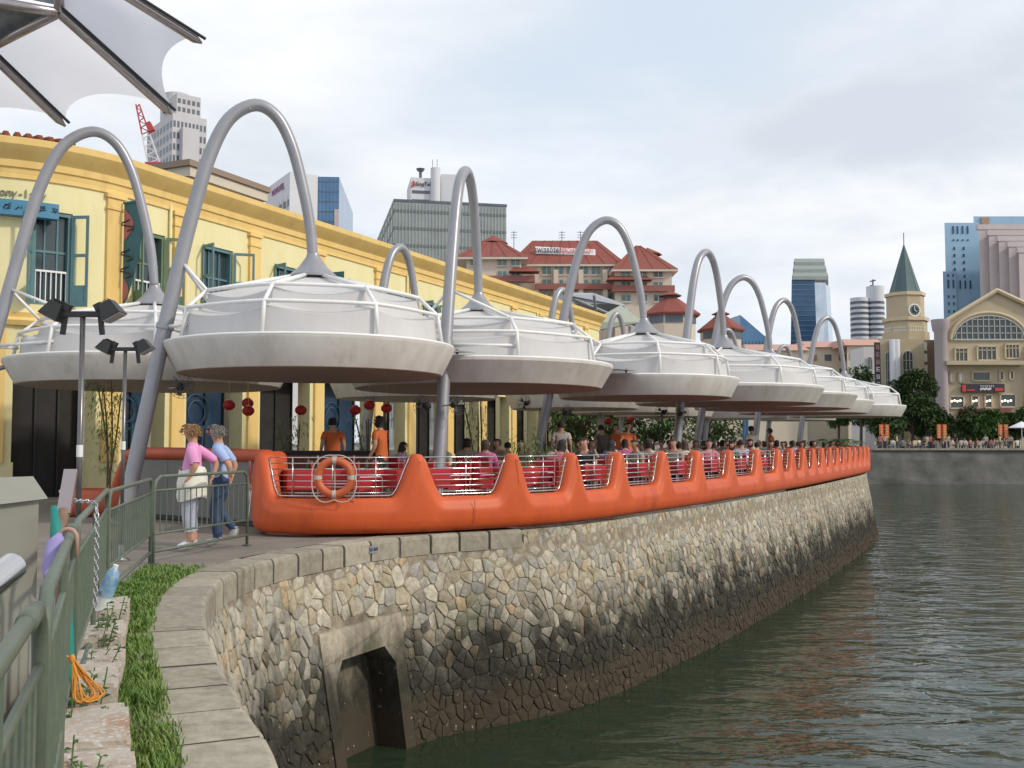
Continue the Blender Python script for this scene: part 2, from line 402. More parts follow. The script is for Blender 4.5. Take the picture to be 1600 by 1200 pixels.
for (i, j), (sx_, sz_) in seeds.items():
    if i < 0 or i >= ncol or j < 0 or j >= nrow: continue
    zt = -.29 if sx_ < S_COPE else -.02; zb = -3.15
    poly = [(sx_-.36, max(zb, sz_-.4)), (sx_+.36, max(zb, sz_-.4)), (sx_+.36, min(zt, sz_+.4)), (sx_-.36, min(zt, sz_+.4))]
    if sz_ < zb or sz_ > zt+.05: continue
    for di in range(-3, 4):
        for dj in range(-2, 3):
            q = seeds.get((i+di, j+dj))
            if q is None or (di == 0 and dj == 0): continue
            dx, dz = q[0]-sx_, q[1]-sz_; d = math.hypot(dx, dz)
            if d > .8: continue
            g = .0045
            poly = clip(poly, sx_+dx*.5-dx/d*g, sz_+dz*.5-dz/d*g, dx/d, dz/d)
            if len(poly) < 3: break
        if len(poly) < 3: break
    if len(poly) < 3: continue
    if in_cul(sx_, .0) and sz_ < CULZ+.05: continue
    if in_cul(sx_, .25):
        if sz_ > CULZ: poly = clip(poly, 0, CULZ+.02, 0, -1)
        elif sx_ < (CUL0+CUL1)/2: poly = clip(poly, CUL0-.01, 0, 1, 0)
        else: poly = clip(poly, CUL1+.01, 0, -1, 0)
    if len(poly) < 3: continue
    stones.append((poly, sx_, sz_))
def stone_geo(mb, tones, poly, cx, cz):
    dep = rnd.uniform(.003, .018); tilt = (rnd.uniform(-.09, .09), rnd.uniform(-.09, .09)); n = len(poly)
    tone = list(rnd.choices(TONES, TW)[0]); k = rnd.uniform(.86, 1.08); tone = [min(1, c*k*1.75) for c in tone]
    # round the polygon's corners a little
    pp = []
    for a in range(n):
        p0, p1, p2 = poly[a-1], poly[a], poly[(a+1) % n]
        pp += [(p1[0]*.88+p0[0]*.12, p1[1]*.88+p0[1]*.12), (p1[0]*.88+p2[0]*.12, p1[1]*.88+p2[1]*.12)]
    n = len(pp)
    V = []
    for sc, o in ((1.0, -.06), (.985, dep*.6), (.92, dep+.004)):
        for x, z in pp:
            xx, zz_ = cx+(x-cx)*sc, cz+(z-cz)*sc
            V.append(wallpt(xx, zz_, o+(tilt[0]*(x-cx)+tilt[1]*(z-cz) if o > 0 else 0)+(rnd.uniform(-.008, .008) if sc < .9 else 0)))
    V.append(wallpt(cx, cz, dep+.012+rnd.uniform(-.004, .012)))
    F = []
    for r_ in (0, 1):
        for a in range(n): F.append((r_*n+a, r_*n+(a+1) % n, (r_+1)*n+(a+1) % n, (r_+1)*n+a))
    for a in range(n): F.append((2*n+a, 2*n+(a+1) % n, 3*n))
    mb.add(V, F); tones += [tuple(tone)+(rnd.random(),)]*len(V)
def seen_size(st):
    p = wallpt(st[1], st[2]); d = p.length
    t = WP.nor(st[1]); vis = -(p.normalized().dot(t))
    return max(vis, .02)*1.0/d/d if (WP.at(st[1]).y > 7.4 and p.z > -2.85) else 0
stones.sort(key=seen_size, reverse=True)
for st in stones[:300]:
    mb = MB(); tn = []; stone_geo(mb, tn, *st); mb.build('stone', M_STONE, rw, tones=tn)
mb = MB(); tn = []
for st in stones[300:]: stone_geo(mb, tn, *st)
stuff(mb.build('stones_beyond', M_STONE, rw, tones=tn))
# coping stones
mb = MB(); ss = [S0+(S_COPE-S0)*i/150 for i in range(151)]; mb.grid([[WP.pt(s, -.56, -.07), WP.pt(s, -.0, -.07)] for s in ss]); mb.build('coping_bed', M_MORTAR, rw)
d = S0; k = 0; jm_ = MB()
while d < S_COPE:
    Ln = rnd.uniform(.52, .66) if d < 26 else .8
    mb = MB(); tn = []; e = .021; wi = .43+rnd.uniform(-.03, .05); zt = rnd.uniform(-.006, .006)
    rows = []
    for s in (d+e, d+e+.012, (d+d+Ln)/2, d+Ln-e-.012, d+Ln-e):
        edge = s in (d+e, d+Ln-e); dz = -.012 if edge else 0
        o = rnd.uniform(-.006, .006)
        rows.append([WP.pt(s, -wi, -.3), WP.pt(s, -wi, zt+dz-.012), WP.pt(s, -wi+.03, zt+dz), WP.pt(s, .0+o, zt+dz), WP.pt(s, .03+o, zt+dz-.015), WP.pt(s, .04+o, zt+dz-.055), WP.pt(s, .04+o, -.29), WP.pt(s, -.05, -.30)])
    mb.grid(rows)
    for r_ in (rows[0], list(reversed(rows[-1]))): mb.add(r_, [tuple(range(len(r_)))])
    g = rnd.uniform(.8, 1.08); c = (.40*g, .365*g, .295*g, .5)
    cs = mb.build('coping_stone', M_COPE, rw, tones=[c]*len(mb.v)); d += Ln; k += 1; jm_.grid([[WP.pt(d-.026, -wi+.02, -.007), WP.pt(d-.026, .012, -.007), WP.pt(d-.026, .026, -.04), WP.pt(d-.026, .026, -.28)], [WP.pt(d+.026, -wi+.02, -.007), WP.pt(d+.026, .012, -.007), WP.pt(d+.026, .026, -.04), WP.pt(d+.026, .026, -.28)]])
stuff(jm_.build('coping_joints', mat('dirty_joint', (.045, .04, .03), .95), rw))
# plate with a code on one coping stone
def text(name, body, size, loc, rot, m, parent=None, ext=.004, align='CENTER', sx_=1.0):
    cu = bpy.data.curves.new(name, 'FONT'); cu.body = body; cu.size = size; cu.extrude = ext; cu.align_x = align; cu.align_y = 'CENTER'; cu.resolution_u = 2
    tmp = bpy.data.objects.new('tmp', cu); COL.objects.link(tmp)
    me = bpy.data.meshes.new_from_object(tmp.evaluated_get(bpy.context.evaluated_depsgraph_get()))
    bpy.data.objects.remove(tmp); me.materials.clear(); me.materials.append(m); me.name = name
    o = bpy.data.objects.new(name, me); COL.objects.link(o)
    l = Vector(loc)
    if parent is not None: o.parent = parent; l = l-ORG.get(parent.name, Vector())
    o.location = l; o.rotation_euler = rot; o.scale = (sx_, 1, 1); return o
M_PLATE = mat('plate', (.25, .25, .30), .6); M_INK = mat('ink', (.03, .03, .04), .6)
sp = WP.s_px(581, 8, 30); q = WP.pt(sp, .045, -.12); an = math.atan2(WP.tan(sp).y, WP.tan(sp).x)
pl = MB(); pl.box(q, (.20, .012, .10), an); plo = pl.build('number_plate', M_PLATE, rw)
text('plate_lettering', 'SS-R01', .07, WP.pt(sp, .053, -.12), (R(90), 0, an), M_INK, plo)
# culvert: concrete frame with chamfered head, dark recess
cm = (CUL0+CUL1)/2; ow = (CUL1-CUL0)/2-.25
def cslab(name, poly, o0, o1):
    mb = MB(); n = len(poly); V = [wallpt(s, z, o0) for s, z in poly]+[wallpt(s, z, o1) for s, z in poly]
    mb.add(V, [tuple(range(n, 2*n)), tuple(reversed(range(n)))]+[(i, (i+1) % n, n+(i+1) % n, n+i) for i in range(n)]); return mb.build(name, M_CULV, rw)
cslab('culvert_lintel', [(CUL0, CULZ), (CUL1, CULZ), (CUL1, -1.46), (cm+ow-.22, -1.46), (cm-ow+.22, -1.46), (CUL0, -1.46)], -.5, .03)
cslab('culvert_jamb', [(CUL0, -1.462), (cm-ow+.22, -1.462), (cm-ow, -1.72), (cm-ow, -3.3), (CUL0, -3.3)], -.5, .026)
cslab('culvert_jamb', [(CUL1, -1.462), (cm+ow-.22, -1.462), (cm+ow, -1.72), (cm+ow, -3.3), (CUL1, -3.3)], -.5, .026)
cslab('culvert_back', [(CUL0+.05, -1.3), (CUL1-.05, -1.3), (CUL1-.05, -3.3), (CUL0+.05, -3.3)], -.75, -.52)
# ================================================================ terrace deck, orange scalloped parapet
PEDGE = [(-4.05, 17.3), (-4.0, 16.2), (-3.72, 15.55), (-3.1, 15.3), (-2.5, 15.32), (-1.75, 15.5), (-1.08, 15.85), (-.2, 16.42), (.63, 17.1), (1.6, 18.38), (2.78, 20.35), (4.25, 22.8), (6.27, 26.55), (9.15, 32.05), (12.7, 39.35), (15.85, 46.0), (16.5, 47.6), (16.6, 48.6), (16.0, 49.6)]
PP = Path(PEDGE, 14)
M_DECK = mat('deck', (.16, .13, .11), .8, var=.2, vscale=2)
mb = MB(); ss = [PP.len*i/140 for i in range(141)]
mb.grid([[PP.pt(s, -6.0 if PP.at(s).y > 20 else -3.0-.2*max(0, PP.at(s).y-15), .2), PP.pt(s, -.02, .2)] for s in ss if PP.at(s).y > 15.3 and s > 2.4]); structure(mb.build('terrace_floor', M_DECK))
TIPX = [655, 805, 897, 970, 1038, 1092, 1142, 1185, 1217, 1238, 1254, 1270, 1285, 1298, 1310, 1321, 1332, 1341, 1350, 1357, 1364]
ZT, ZV, ZB = 1.22, .56, .03
post_s = 1.55        # the end post where the wall turns the corner
tips = [PP.s_px(x, 3.2, PP.len) for x in TIPX]
tips = sorted(tips)
# even out the spacing measured far away
far0 = 8; step = (tips[-1]-tips[far0])/(len(tips)-1-far0)
tips = tips[:far0]+[tips[far0]+step*i for i in range(len(tips)-far0)]
def sstep(a, b, x): t = max(0, min(1, (x-a)/(b-a))); return t*t*(3-2*t)
def hgt(s):
    if s <= post_s: return ZT+.03
    if s >= tips[-1]: return ZT
    allt = [post_s+.05]+tips
    for a, b in zip(allt, allt[1:]):
        if a <= s <= b:
            w = b-a; d_ = min(s-a, b-s); sc = min(1.0, w/1.75)
            return ZV+(ZT-ZV)*(1-sstep(.03*sc, .43*sc, d_))
    return ZT
par = thing('scalloped_parapet', (PP.at(6).x, PP.at(6).y, 0), 'long bright orange scalloped parapet wall edging the riverside terrace', 'parapet')
N_ = 1150; Sx = [PP.len*i/N_ for i in range(N_+1)]
out = [(s, hgt(s)) for s in Sx]
TH, RR = .155, .12
rows = []
nor2 = []
for i in range(len(out)):
    a, b = out[max(0, i-2)], out[min(N_, i+2)]; tx, tz = b[0]-a[0], b[1]-a[1]; l = math.hypot(tx, tz); nor2.append((tz/l, -tx/l))   # pointing inwards (down)
prof = []
def section(i):
    s, h = out[i]; nx_, nz_ = nor2[i]; ring = []
    def pin(d): # inset point
        return s+nx_*d, h+nz_*d
    angs = [90, 65, 40, 18, 0]
    def side(sign):
        r_ = []
        zlow = [.24, .12, .05]
        for a in angs:
            d_ = RR*(1-math.cos(R(a))) if False else RR*(1-math.sin(R(90-a)))
            o = (TH-RR)+RR*math.sin(R(a))
            r_.append((pin(d_), o))
        (s1, h1), _ = r_[0]
        body = []
        for f in (.25, .5, .75): body.append(((s1*(1-f)+s*f, h1*(1-f)+.24*f), TH+.035*math.sin(f*math.pi*.9)))
        body += [((s, .24), TH+.03), ((s, .13), TH+.012), ((s, .06), TH-.04), ((s, ZB), TH-.11)]
        return list(reversed(body))+r_, sign
    L_, _ = side(1)
    ring = [PP.pt(p[0], o-.10, p[1]) for p, o in L_]
    ring += [PP.pt(p[0], -o-.10, p[1]) for p, o in reversed(L_)]
    return ring
rows = [section(i) for i in range(N_+1)]
mb = MB(); mb.grid(rows); k = len(rows[0])
mb.add(rows[0], [tuple(reversed(range(k)))]); mb.add(rows[-1], [tuple(range(k))])
mb.f = [tuple(reversed(f)) for f in mb.f]
mb.build('shell', M_ORANGE, par, smooth=True)
# thin joints between the moulded lengths
M_JOINT = mat('joint', (.22, .05, .02), .7)
for px in (737, 1000, 1132, 1226, 1290):
    s = PP.s_px(px, 3.2); mb = MB()
    mb.add([PP.pt(s+dx, .105+o, z) for dx in (-.006, .006) for z, o in ((.10, .0), (.24, .004), (.36, .004), (.5, -.0))], [(0, 1, 5, 4), (1, 2, 6, 5), (2, 3, 7, 6)])
    mb.build('joint', M_JOINT, par)
# stainless rails in each opening
allt = [post_s+.05]+tips
for gi, (a, b) in enumerate(zip(allt, allt[1:])):
    fr = MB(); w = b-a; pts = []
    s = a
    inner = [x for x in [a+w*i/40 for i in range(41)] if hgt(x) < ZT-.06]
    if len(inner) < 4: continue
    base = [PP.pt(x, -.10, hgt(x)+.035) for x in inner]
    fr.tube(base, .012, 6)
    grp = fr.build('railing', M_CHROME, par, smooth=True)
    nr = 7
    for r_ in range(nr):
        z = ZV+.08+(ZT-.05-ZV-.08)*r_/(nr-1)
        xs = [x for x in inner if hgt(x) < z-.02]
        if len(xs) < 2: continue
        m2 = MB(); m2.tube([PP.pt(xs[0]+(xs[-1]-xs[0])*i/3, -.10, z) for i in range(4)], .0095, 6); m2.build('rail', M_CHROME, grp, smooth=True)
    nv = 3 if w > 2 else 1
    for v in range(nv):
        x = a+w*(v+1)/(nv+1); m2 = MB(); m2.tube([PP.pt(x, -.112, hgt(x)), PP.pt(x, -.112, ZT-.05)], .009, 6); m2.build('upright', M_CHROME, grp, smooth=True)
# the return wall at the terrace end: grey panels under an orange cap
ret = thing('terrace_end_wall', (-5.4, 18.2, 0), 'grey panel wall with rounded orange cap at the end of the terrace', 'wall')
A_, B_ = Vector((-4.1, 17.2, 0)), Vector((-7.35, 19.6, 0)); tdir = (B_-A_).normalized(); M_GREYP = mat('grey_panel', (.20, .195, .18), .6, col2=(.15, .145, .135), vscale=1.3, streak=.3)
L_ = (B_-A_).length
for i in range(3):
    p = A_+tdir*(L_*(i+.5)/3); mb = MB(); mb.box((p.x, p.y, .57), (L_/3-.012, .08, 1.02), math.atan2(tdir.y, tdir.x)); mb.build('panel', M_GREYP, ret)
mb = MB(); cap = spline([A_+Vector((0, 0, 1.16))-tdir*.05, A_+tdir*1.5+Vector((0, 0, 1.18)), B_+Vector((0, 0, 1.18))-tdir*.3, B_+Vector((0, 0, 1.02)), B_+tdir*.25+Vector((0, 0, .62)), B_+tdir*.45+Vector((0, 0, .18))], 6)
mb.tube(cap, .115, 12); mb.build('cap', M_DKORANGE, ret, smooth=True)
mb = MB(); mb.box((A_.x*.5+B_.x*.5, A_.y*.5+B_.y*.5, .05), (L_, .2, .06), math.atan2(tdir.y, tdir.x)); mb.build('plinth', M_BLACK, ret)

# ---------------- lifebuoy on its stand
lb = thing('lifebuoy', (PD(523, 746, 15.35).x, 15.28, .56), 'orange ring lifebuoy with pale bands and rope hung in the first opening', 'lifebuoy')
c = PD(523, 746, 15.2); M_BUOY = mat('buoy', (.56, .12, .04), .5, var=.1); M_BAND = mat('reflective_band', (.50, .45, .40), .5); M_ROPE = mat('rope', (.55, .5, .42), .8)
Rm = Matrix.Rotation(R(90), 3, 'X'); prof = [(.25+.06*math.cos(a*math.pi/6), .06*math.sin(a*math.pi/6)) for a in range(12)]
mb = MB(); mb.lathe(prof, c, 36, Rm, True); mb.build('ring', M_BUOY, lb, smooth=True)
for a in (90, 180, 270, 0):
    mb = MB(); pr = [(.25+.063*math.cos(x*math.pi/6), .063*math.sin(x*math.pi/6)) for x in range(12)]
    V = []
    for da in (-7, 0, 7):
        V.append([Vector((r_*math.cos(R(a+da)), 0, r_*math.sin(R(a+da))))+Vector((0, z, 0))+c for r_, z in pr+pr[:1]])
    mb.grid(V); mb.build('band', M_BAND, lb, smooth=True)
mb = MB()
for q in range(4):
    a0 = q*90; mb.tube([c+Vector(((.325+.03*math.sin(math.pi*t/8))*math.cos(R(a0+90*t/8)), -.05, (.325+.03*math.sin(math.pi*t/8))*math.sin(R(a0+90*t/8))-.06*math.sin(math.pi*t/8)*(q >= 2))) for t in range(9)], .008, 5)
mb.tube([c+Vector((0, 0, .22)), c+Vector((0, .02, -.24))], .006, 5)
mb.build('rope', M_ROPE, lb)
mb = MB()
for dx in (-.27, .27): mb.tube([c+Vector((dx, .1, -.36)), c+Vector((dx, .1, .32))], .011, 6)
mb.tube([c+Vector((-.27, .1, -.1)), c+Vector((.27, .1, -.1))], .011, 6)
mb.build('stand', M_CHROME, lb)

# ================================================================ umbrellas
def umbrella(hub, Rr, foot, label, rot=0.0, zs=1.0, detail=True, name='canopy_umbrella', zr=3.12):
    hx, hy = hub; fx, fy = foot
    u = thing(name, (fx, fy, 0), label, 'canopy umbrella', 'suspended umbrella canopies over the terrace')
    H = Vector((hx, hy, 0)); F = Vector((fx, fy, 0)); dv = H-F
    zm = [(0, -.05), (.115, 2.0), (.25, 4.3), (.34, 5.6), (.42, 6.55), (.52, 7.22), (.66, 7.52), (.78, 7.36), (.87, 6.85), (.94, 6.05), (.98, 5.4), (1.0, 4.75)]
    pts = spline([F+dv*a+Vector((0, 0, z if z < 4.4 else 4.4+(z-4.4)*zs)) for a, z in zm], 5)
    n = len(pts); mb = MB(); mb.tube(pts, [.138-.040*i/(n-1) for i in range(n)], 16); mast = mb.build('mast', M_STEEL, u, smooth=True)
    mb = MB(); b0 = pts[2]; b1 = pts[9]
    mb.tube([F+Vector((0, 0, -.02)), F+dv*.004+Vector((0, 0, .03))], .30, 16); mb.build('base_plate', M_STEEL, mast)
    mb = MB(); q0, q1 = pts[8]-(pts[9]-pts[8]).normalized()*.05, pts[8]+(pts[9]-pts[8]).normalized()*.05
    mb.tube([q0, q1], .155, 16); mb.build('collar', M_STEEL, mast, smooth=True, sharp=40)
    # hub cone
    mb = MB(); mb.lathe([(.115, 4.92), (.13, 4.86), (.27, 4.66), (.45, 4.50), (.45, 4.46), (.0, 4.46)], H, 20); mb.build('hub_cone', M_STEEL, u, smooth=True, sharp=35)
    mb = MB(); mb.lathe([(.30, 4.46), (.30, 4.36), (.0, 4.36)], H, 16); mb.build('hub_drum', M_BLACK, u)
    nr = 8
    prof = [(.935*Rr, zr+.03), (.90*Rr, zr+.60), (.765*Rr, zr+.93), (.13*Rr+.05, 4.47)]
    A = [rot+2*math.pi*i/nr for i in range(nr)]
    pol = lambda r_, a, z: H+Vector((r_*math.sin(a), -r_*math.cos(a), z))
    for a in A:
        mb = MB(); mb.tube([pol(prof[0][0], a, prof[0][1]), pol(prof[1][0], a, prof[1][1]), pol(prof[2][0], a, prof[2][1])], .036, 8)
        mb.tube([pol(prof[2][0], a, prof[2][1]), pol(prof[3][0], a, prof[3][1])], .036, 8)
        mb.build('rib', M_WHITE, u, smooth=True)
    for lv, nm in ((1, 'middle_hoop'), (2, 'upper_hoop')):
        mb = MB(); seg = []
        for i in range(nr):
            for k_ in range(5):
                a = A[i]+2*math.pi/nr*k_/5; bow = 1-.045*math.sin(math.pi*k_/5)
                seg.append(pol(prof[lv][0]*bow, a, prof[lv][1]))
        mb.tube(seg, .034, 8, closed=True); mb.build(nm, M_WHITE, u, smooth=True)
    # membrane, stepped in tiers and pulled tight to the ribs
    mb = MB(); K = 8
    tiers = [[(.895, zr+.0, .885, zr+.0), (.885, zr+.52, .86, zr+.40)], [(.885, zr+.52, .86, zr+.40), (.775, zr+.62, .72, zr+.50)], [(.775, zr+.62, .72, zr+.50), (.755, zr+.88, .705, zr+.76)], [(.755, zr+.88, .705, zr+.76), (.45, zr+1.08, .42, zr+1.0), (.12, 4.44, .12, 4.44)]]
    for tier in tiers:
        for i in range(nr):
            rws = []
            ladder = []
            for q in range(len(tier)-1):
                for st in range(4 if q < len(tier)-2 else 5):
                    t = st/4; ladder.append([tier[q][w]*(1-t)+tier[q+1][w]*t for w in range(4)])
            for lr, lz, mr_, mz in ladder:
                rw_ = []
                for k_ in range(K+1):
                    f = math.sin(math.pi*k_/K)**.8 if 0 < k_ < K else 0
                    rw_.append(pol((lr*(1-f)+mr_*f)*Rr*(1/math.cos(math.pi/nr)*math.cos(math.pi/nr)), A[i]+2*math.pi/nr*k_/K, lz*(1-f)+mz*f))
                rws.append(rw_)
            mb.grid(rws)
    mb.build('membrane', M_FABRIC, u, smooth=True, sharp=28)
    # flared shell rim
    mb = MB(); seg = 64
    pr = [(.88*Rr, zr+.0), (.985*Rr, zr+.035), (1.0*Rr, zr+.02), (1.0*Rr, zr-.03), (.915*Rr, zr-.48), (.905*Rr, zr-.49)]
    mb.lathe(pr, H, seg); mb.build('skirt', M_SKIRT, u, smooth=True, sharp=30)
    mb = MB(); mb.tube([pol(.992*Rr, 2*math.pi*i/64, zr+.035) for i in range(64)], .028, 8, closed=True); mb.build('rim_tube', M_WHITE, u, smooth=True)
    mb = MB(); mb.tube([pol(.93*Rr, 2*math.pi*i/64, zr+.06) for i in range(64)], .024, 6, closed=True); mb.build('inner_rim_tube', M_WHITE, u, smooth=True)
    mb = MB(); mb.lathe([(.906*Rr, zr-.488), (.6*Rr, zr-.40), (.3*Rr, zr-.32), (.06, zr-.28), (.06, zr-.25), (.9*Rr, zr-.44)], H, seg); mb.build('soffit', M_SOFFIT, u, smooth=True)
    # struts from the mast to the frame
    def nearest(rr_, z):
        back = math.atan2(-(dv.x), dv.y)
        cand = sorted(A, key=lambda a: (pol(rr_, a, z)-pts[21]).length)[:2]; return cand
    mp = pts[min(range(n), key=lambda i: abs(pts[i].z-4.75)+(0 if i < n//2 else 9))]; ml = pts[min(range(n), key=lambda i: abs(pts[i].z-3.55)+(0 if i < n//2 else 9))]
    me_ = pts[min(range(n), key=lambda i: abs(pts[i].z-2.75)+(0 if i < n//2 else 9))]
    for a in nearest(prof[2][0], prof[2][1]):
        mb = MB(); mb.tube([mp, pol(prof[2][0], a, prof[2][1])], .034, 8); mb.build('strut', M_WHITE, u, smooth=True)
        mb = MB(); mb.tube([ml, pol(prof[1][0], a, prof[1][1]-.3)], .032, 8); mb.build('strut', M_WHITE, u, smooth=True)
    dn = (H-me_); dn.z = 0; dn.normalize(); far = (Vector((H.x-me_.x, H.y-me_.y, 0))).length-.93*Rr
    mb = MB(); mb.tube(spline([me_, me_+dn*max(.15, far*.5)+Vector((0, 0, .02)), me_+dn*max(.3, far+.1)+Vector((0, 0, .16))], 4), .05, 8); mb.build('bracket', M_STEEL, u, smooth=True)
    return u
U = [((-8.05, 22.9), 3.05, (-11.7, 21.2), 'grey-masted white umbrella canopy at far left, partly behind the floodlights', .35, 1.24),
     ((-3.72, 19.0), 2.64, (-6.72, 17.75), 'largest nearest white umbrella canopy, above the leaning couple', -.14, 1.03),
     ((-.79, 24.0), 3.15, (-1.52, 20.6), 'white umbrella canopy second along the parapet, mast arching towards the viewer', .32, 1.0),
     ((3.76, 29.0), 2.62, (.52, 28.5), 'white umbrella canopy third along the parapet, in front of the red-roofed hotel', .04, 1.06),
     ((6.98, 33.6), 3.15, (4.85, 31.0), 'white umbrella canopy fourth along the parapet, right of the hotel pavilion roofs', .42, 1.0),
     ((9.78, 38.6), 3.1, (6.5, 37.4), 'white umbrella canopy fifth along the parapet', .1, 1.02),
     ((12.65, 44.6), 2.95, (9.9, 42.6), 'white umbrella canopy sixth along the parapet', .3, 1.0),
     ((16.45, 50.6), 2.85, (13.6, 49.2), 'white umbrella canopy at the far tip of the terrace, jutting over the water', .2, 1.0),
     ((-2.75, 29.6), 2.5, (-4.1, 27.8), 'back row umbrella canopy close to the yellow building, low brown arch', .2, .82),
     ((2.35, 38.5), 2.6, (.9, 37.0), 'back row umbrella canopy whose arch shows left of the third mast', .2, .86),
     ((5.0, 44.5), 2.6, (3.6, 43.5), 'back row umbrella canopy whose small arch crosses the grey awning', .3, .82),
     ((7.4, 50.5), 2.6, (5.0, 50.0), 'back row umbrella canopy with arch before the green gable', .3, .82),
     ((16.2, 58.6), 2.4, (14.2, 57.6), 'farthest small umbrella canopy behind the sixth one', .3, .8),
     ((12.2, 54.5), 2.6, (9.9, 53.6), 'back row umbrella canopy showing between sixth and seventh arches', .3, .95)]
for hub, Rr, foot, lab, rot, zs in U: umbrella(hub, Rr, foot, lab, rot, zs)
# dark gutter membranes bridging neighbouring rims
M_INFILL = mat('infill_fabric', (.26, .25, .245), .7, var=.08)
for i, (a, b, nm) in enumerate(((1, 2, 'first and second'), (2, 3, 'second and third'), (3, 4, 'third and fourth'), (4, 5, 'fourth and fifth'))):
    H1, R1 = Vector(U[a][0]+(0,)), U[a][1]; H2, R2 = Vector(U[b][0]+(0,)), U[b][1]
    d = (H2-H1).normalized(); sd_ = Vector((d.y, -d.x, 0))
    root = H1+d*R1; th = thing('gutter_membrane', (root.x, root.y, 3.1), 'grey strip of fabric bridging the %s umbrella rims' % nm, 'awning', 'fabric strips between umbrellas')
    mb = MB(); rws = []
    for k_ in range(9):
        t = -1+2*k_/8
        p1 = H1+(d*math.cos(t*.62)+sd_*math.sin(t*.62))*R1*.985; p2 = H2+(-d*math.cos(t*.55)+sd_*math.sin(t*.55))*R2*.93
        rws.append([Vector((p1.x, p1.y, 3.17)), Vector(((p1.x+p2.x)/2, (p1.y+p2.y)/2, 3.22)), Vector((p2.x, p2.y, 3.25+.22*(1-abs(t))))])
    mb.grid(rws); mb.build('fabric', M_INFILL, th, smooth=True)
    for k_ in range(4):
        q = rws[2*k_+1][2]; mb = MB(); mb.box((q.x, q.y, q.z-.04), (.05, .05, .1)); mb.build('cleat', M_BLACK, th)
# ================================================================ yellow shophouse along the quay
YA, YB = Vector((-10.385, 27.313, 0)), Vector((4.746, 59.468, 0)); YT = (YB-YA).normalized(); YN = Vector((YT.y, -YT.x, 0)); RC = 4.5
YC = YA-YN*RC; YANG = math.atan2(YN.y, YN.x)
def F(s, off, z):
    if s >= 0: p = YA+YT*s+YN*off
    else:
        a = YANG+s/RC; p = YC+Vector((math.cos(a), math.sin(a), 0))*(RC+off)
    return Vector((p.x, p.y, z))
def fang(s): return math.atan2(YT.y, YT.x)+(s/RC if s < 0 else 0)
def fstrip(mb, s0, s1, prof):       # sweep an (offset, z) profile along the facade
    n = max(1, int((min(0, s1)-s0)/.25)) if s0 < 0 else 0
    st = [s0+(min(0, s1)-s0)*i/n for i in range(n)] if n else []
    st += ([max(0, s0), s1] if s1 > 0 else [s1])
    rws = [[F(s, o, z) for o, z in prof+prof[:1]] for s in st]
    mb.grid(rws); k = len(prof)
    mb.add(rws[0][:-1], [tuple(reversed(range(k)))]); mb.add(rws[-1][:-1], [tuple(range(k))]); return mb
def fbox(mb, s0, s1, z0, z1, o0, o1): return fstrip(mb, s0, s1, [(o0, z0), (o1, z0), (o1, z1), (o0, z1)])
M_YEL = mat('yellow_render', (.80, .735, .43), .8, col2=(.74, .665, .345), vscale=1.0, bump=.05, bscale=20, streak=.35)
M_ORY = mat('ochre_trim', (.83, .60, .235), .75, col2=(.74, .51, .17), vscale=1.8, streak=.4)
grime(M_YEL, (.42, .36, .2), .58, .75, 1.3, .2, .4); grime(M_ORY, (.36, .24, .09), .58, .75, 1.6, .3, .45)
M_PALE = mat('pale_yellow', (.75, .68, .38), .8, var=.05)
M_TEAL = mat('teal_paint', (.10, .21, .24), .55, var=.12, vscale=3)
M_TEALG = mat('green_paint', (.13, .22, .15), .55, var=.12, vscale=3)
M_CURT = mat('curtain', (.16, .13, .11), .9, var=.3, vscale=3, streak=.1)
M_TILE = mat('roof_tile', (.26, .075, .04), .85, col2=(.15, .05, .035), vscale=3)
yb = thing('yellow_shophouse', (YA.x, YA.y, 0), 'long two storey yellow shophouse with ochre cornice, pilasters and rounded corner', 'building')
SMIN, SMAX = -7.6, 36.5
pil = [-.42, 1.95, 5.22, 8.67, 12.45, 14.9, 18.1, 21.3, 24.5, 27.75, 31.0, 34.2]
wins = [(-5.1, 1.5, 4.85, 7.1), (-2.05, .95, 4.85, 7.25), (.85, 1.15, 4.95, 7.2), (3.6, 1.35, 4.95, 7.25), (6.95, 1.35, 4.95, 7.2), (10.55, 1.35, 4.95, 7.2), (13.7, 1.2, 4.95, 7.2), (16.5, 1.3, 4.95, 7.2), (19.7, 1.3, 4.95, 7.2), (22.9, 1.3, 4.95, 7.2), (26.1, 1.3, 4.95, 7.2), (29.4, 1.3, 4.95, 7.2), (32.6, 1.3, 4.95, 7.2)]
mb = MB(); cur = SMIN
for c_, w, z0, z1 in wins:
    fbox(mb, cur, c_-w/2, 4.3, 8.35, -.4, 0); fbox(mb, c_-w/2, c_+w/2, z1, 8.35, -.4, 0); fbox(mb, c_-w/2, c_+w/2, 4.3, z0, -.4, 0); cur = c_+w/2
fbox(mb, cur, SMAX, 4.3, 8.35, -.4, 0); mb.build('upper_wall', M_YEL, yb)
mb = MB(); fstrip(mb, SMIN, SMAX, [(-.4, 8.1), (.05, 8.1), (.07, 8.22), (.12, 8.25), (.14, 8.42), (.22, 8.50), (.36, 8.62), (.46, 8.74), (.48, 8.9), (.4, 8.93), (-.4, 8.93)]); mb.build('cornice', M_ORY, yb, smooth=True, sharp=25)
mb = MB(); fstrip(mb, SMIN, SMAX, [(-.3, 7.98), (.05, 7.98), (.05, 8.098), (-.3, 8.098)]); mb.build('frieze_moulding', M_ORY, yb)
mb = MB(); fstrip(mb, SMIN, SMAX, [(-.4, 4.3), (.10, 4.3), (.16, 4.42), (.08, 4.5), (.12, 4.62), (-.4, 4.62)]); mb.build('floor_band', M_ORY, yb)
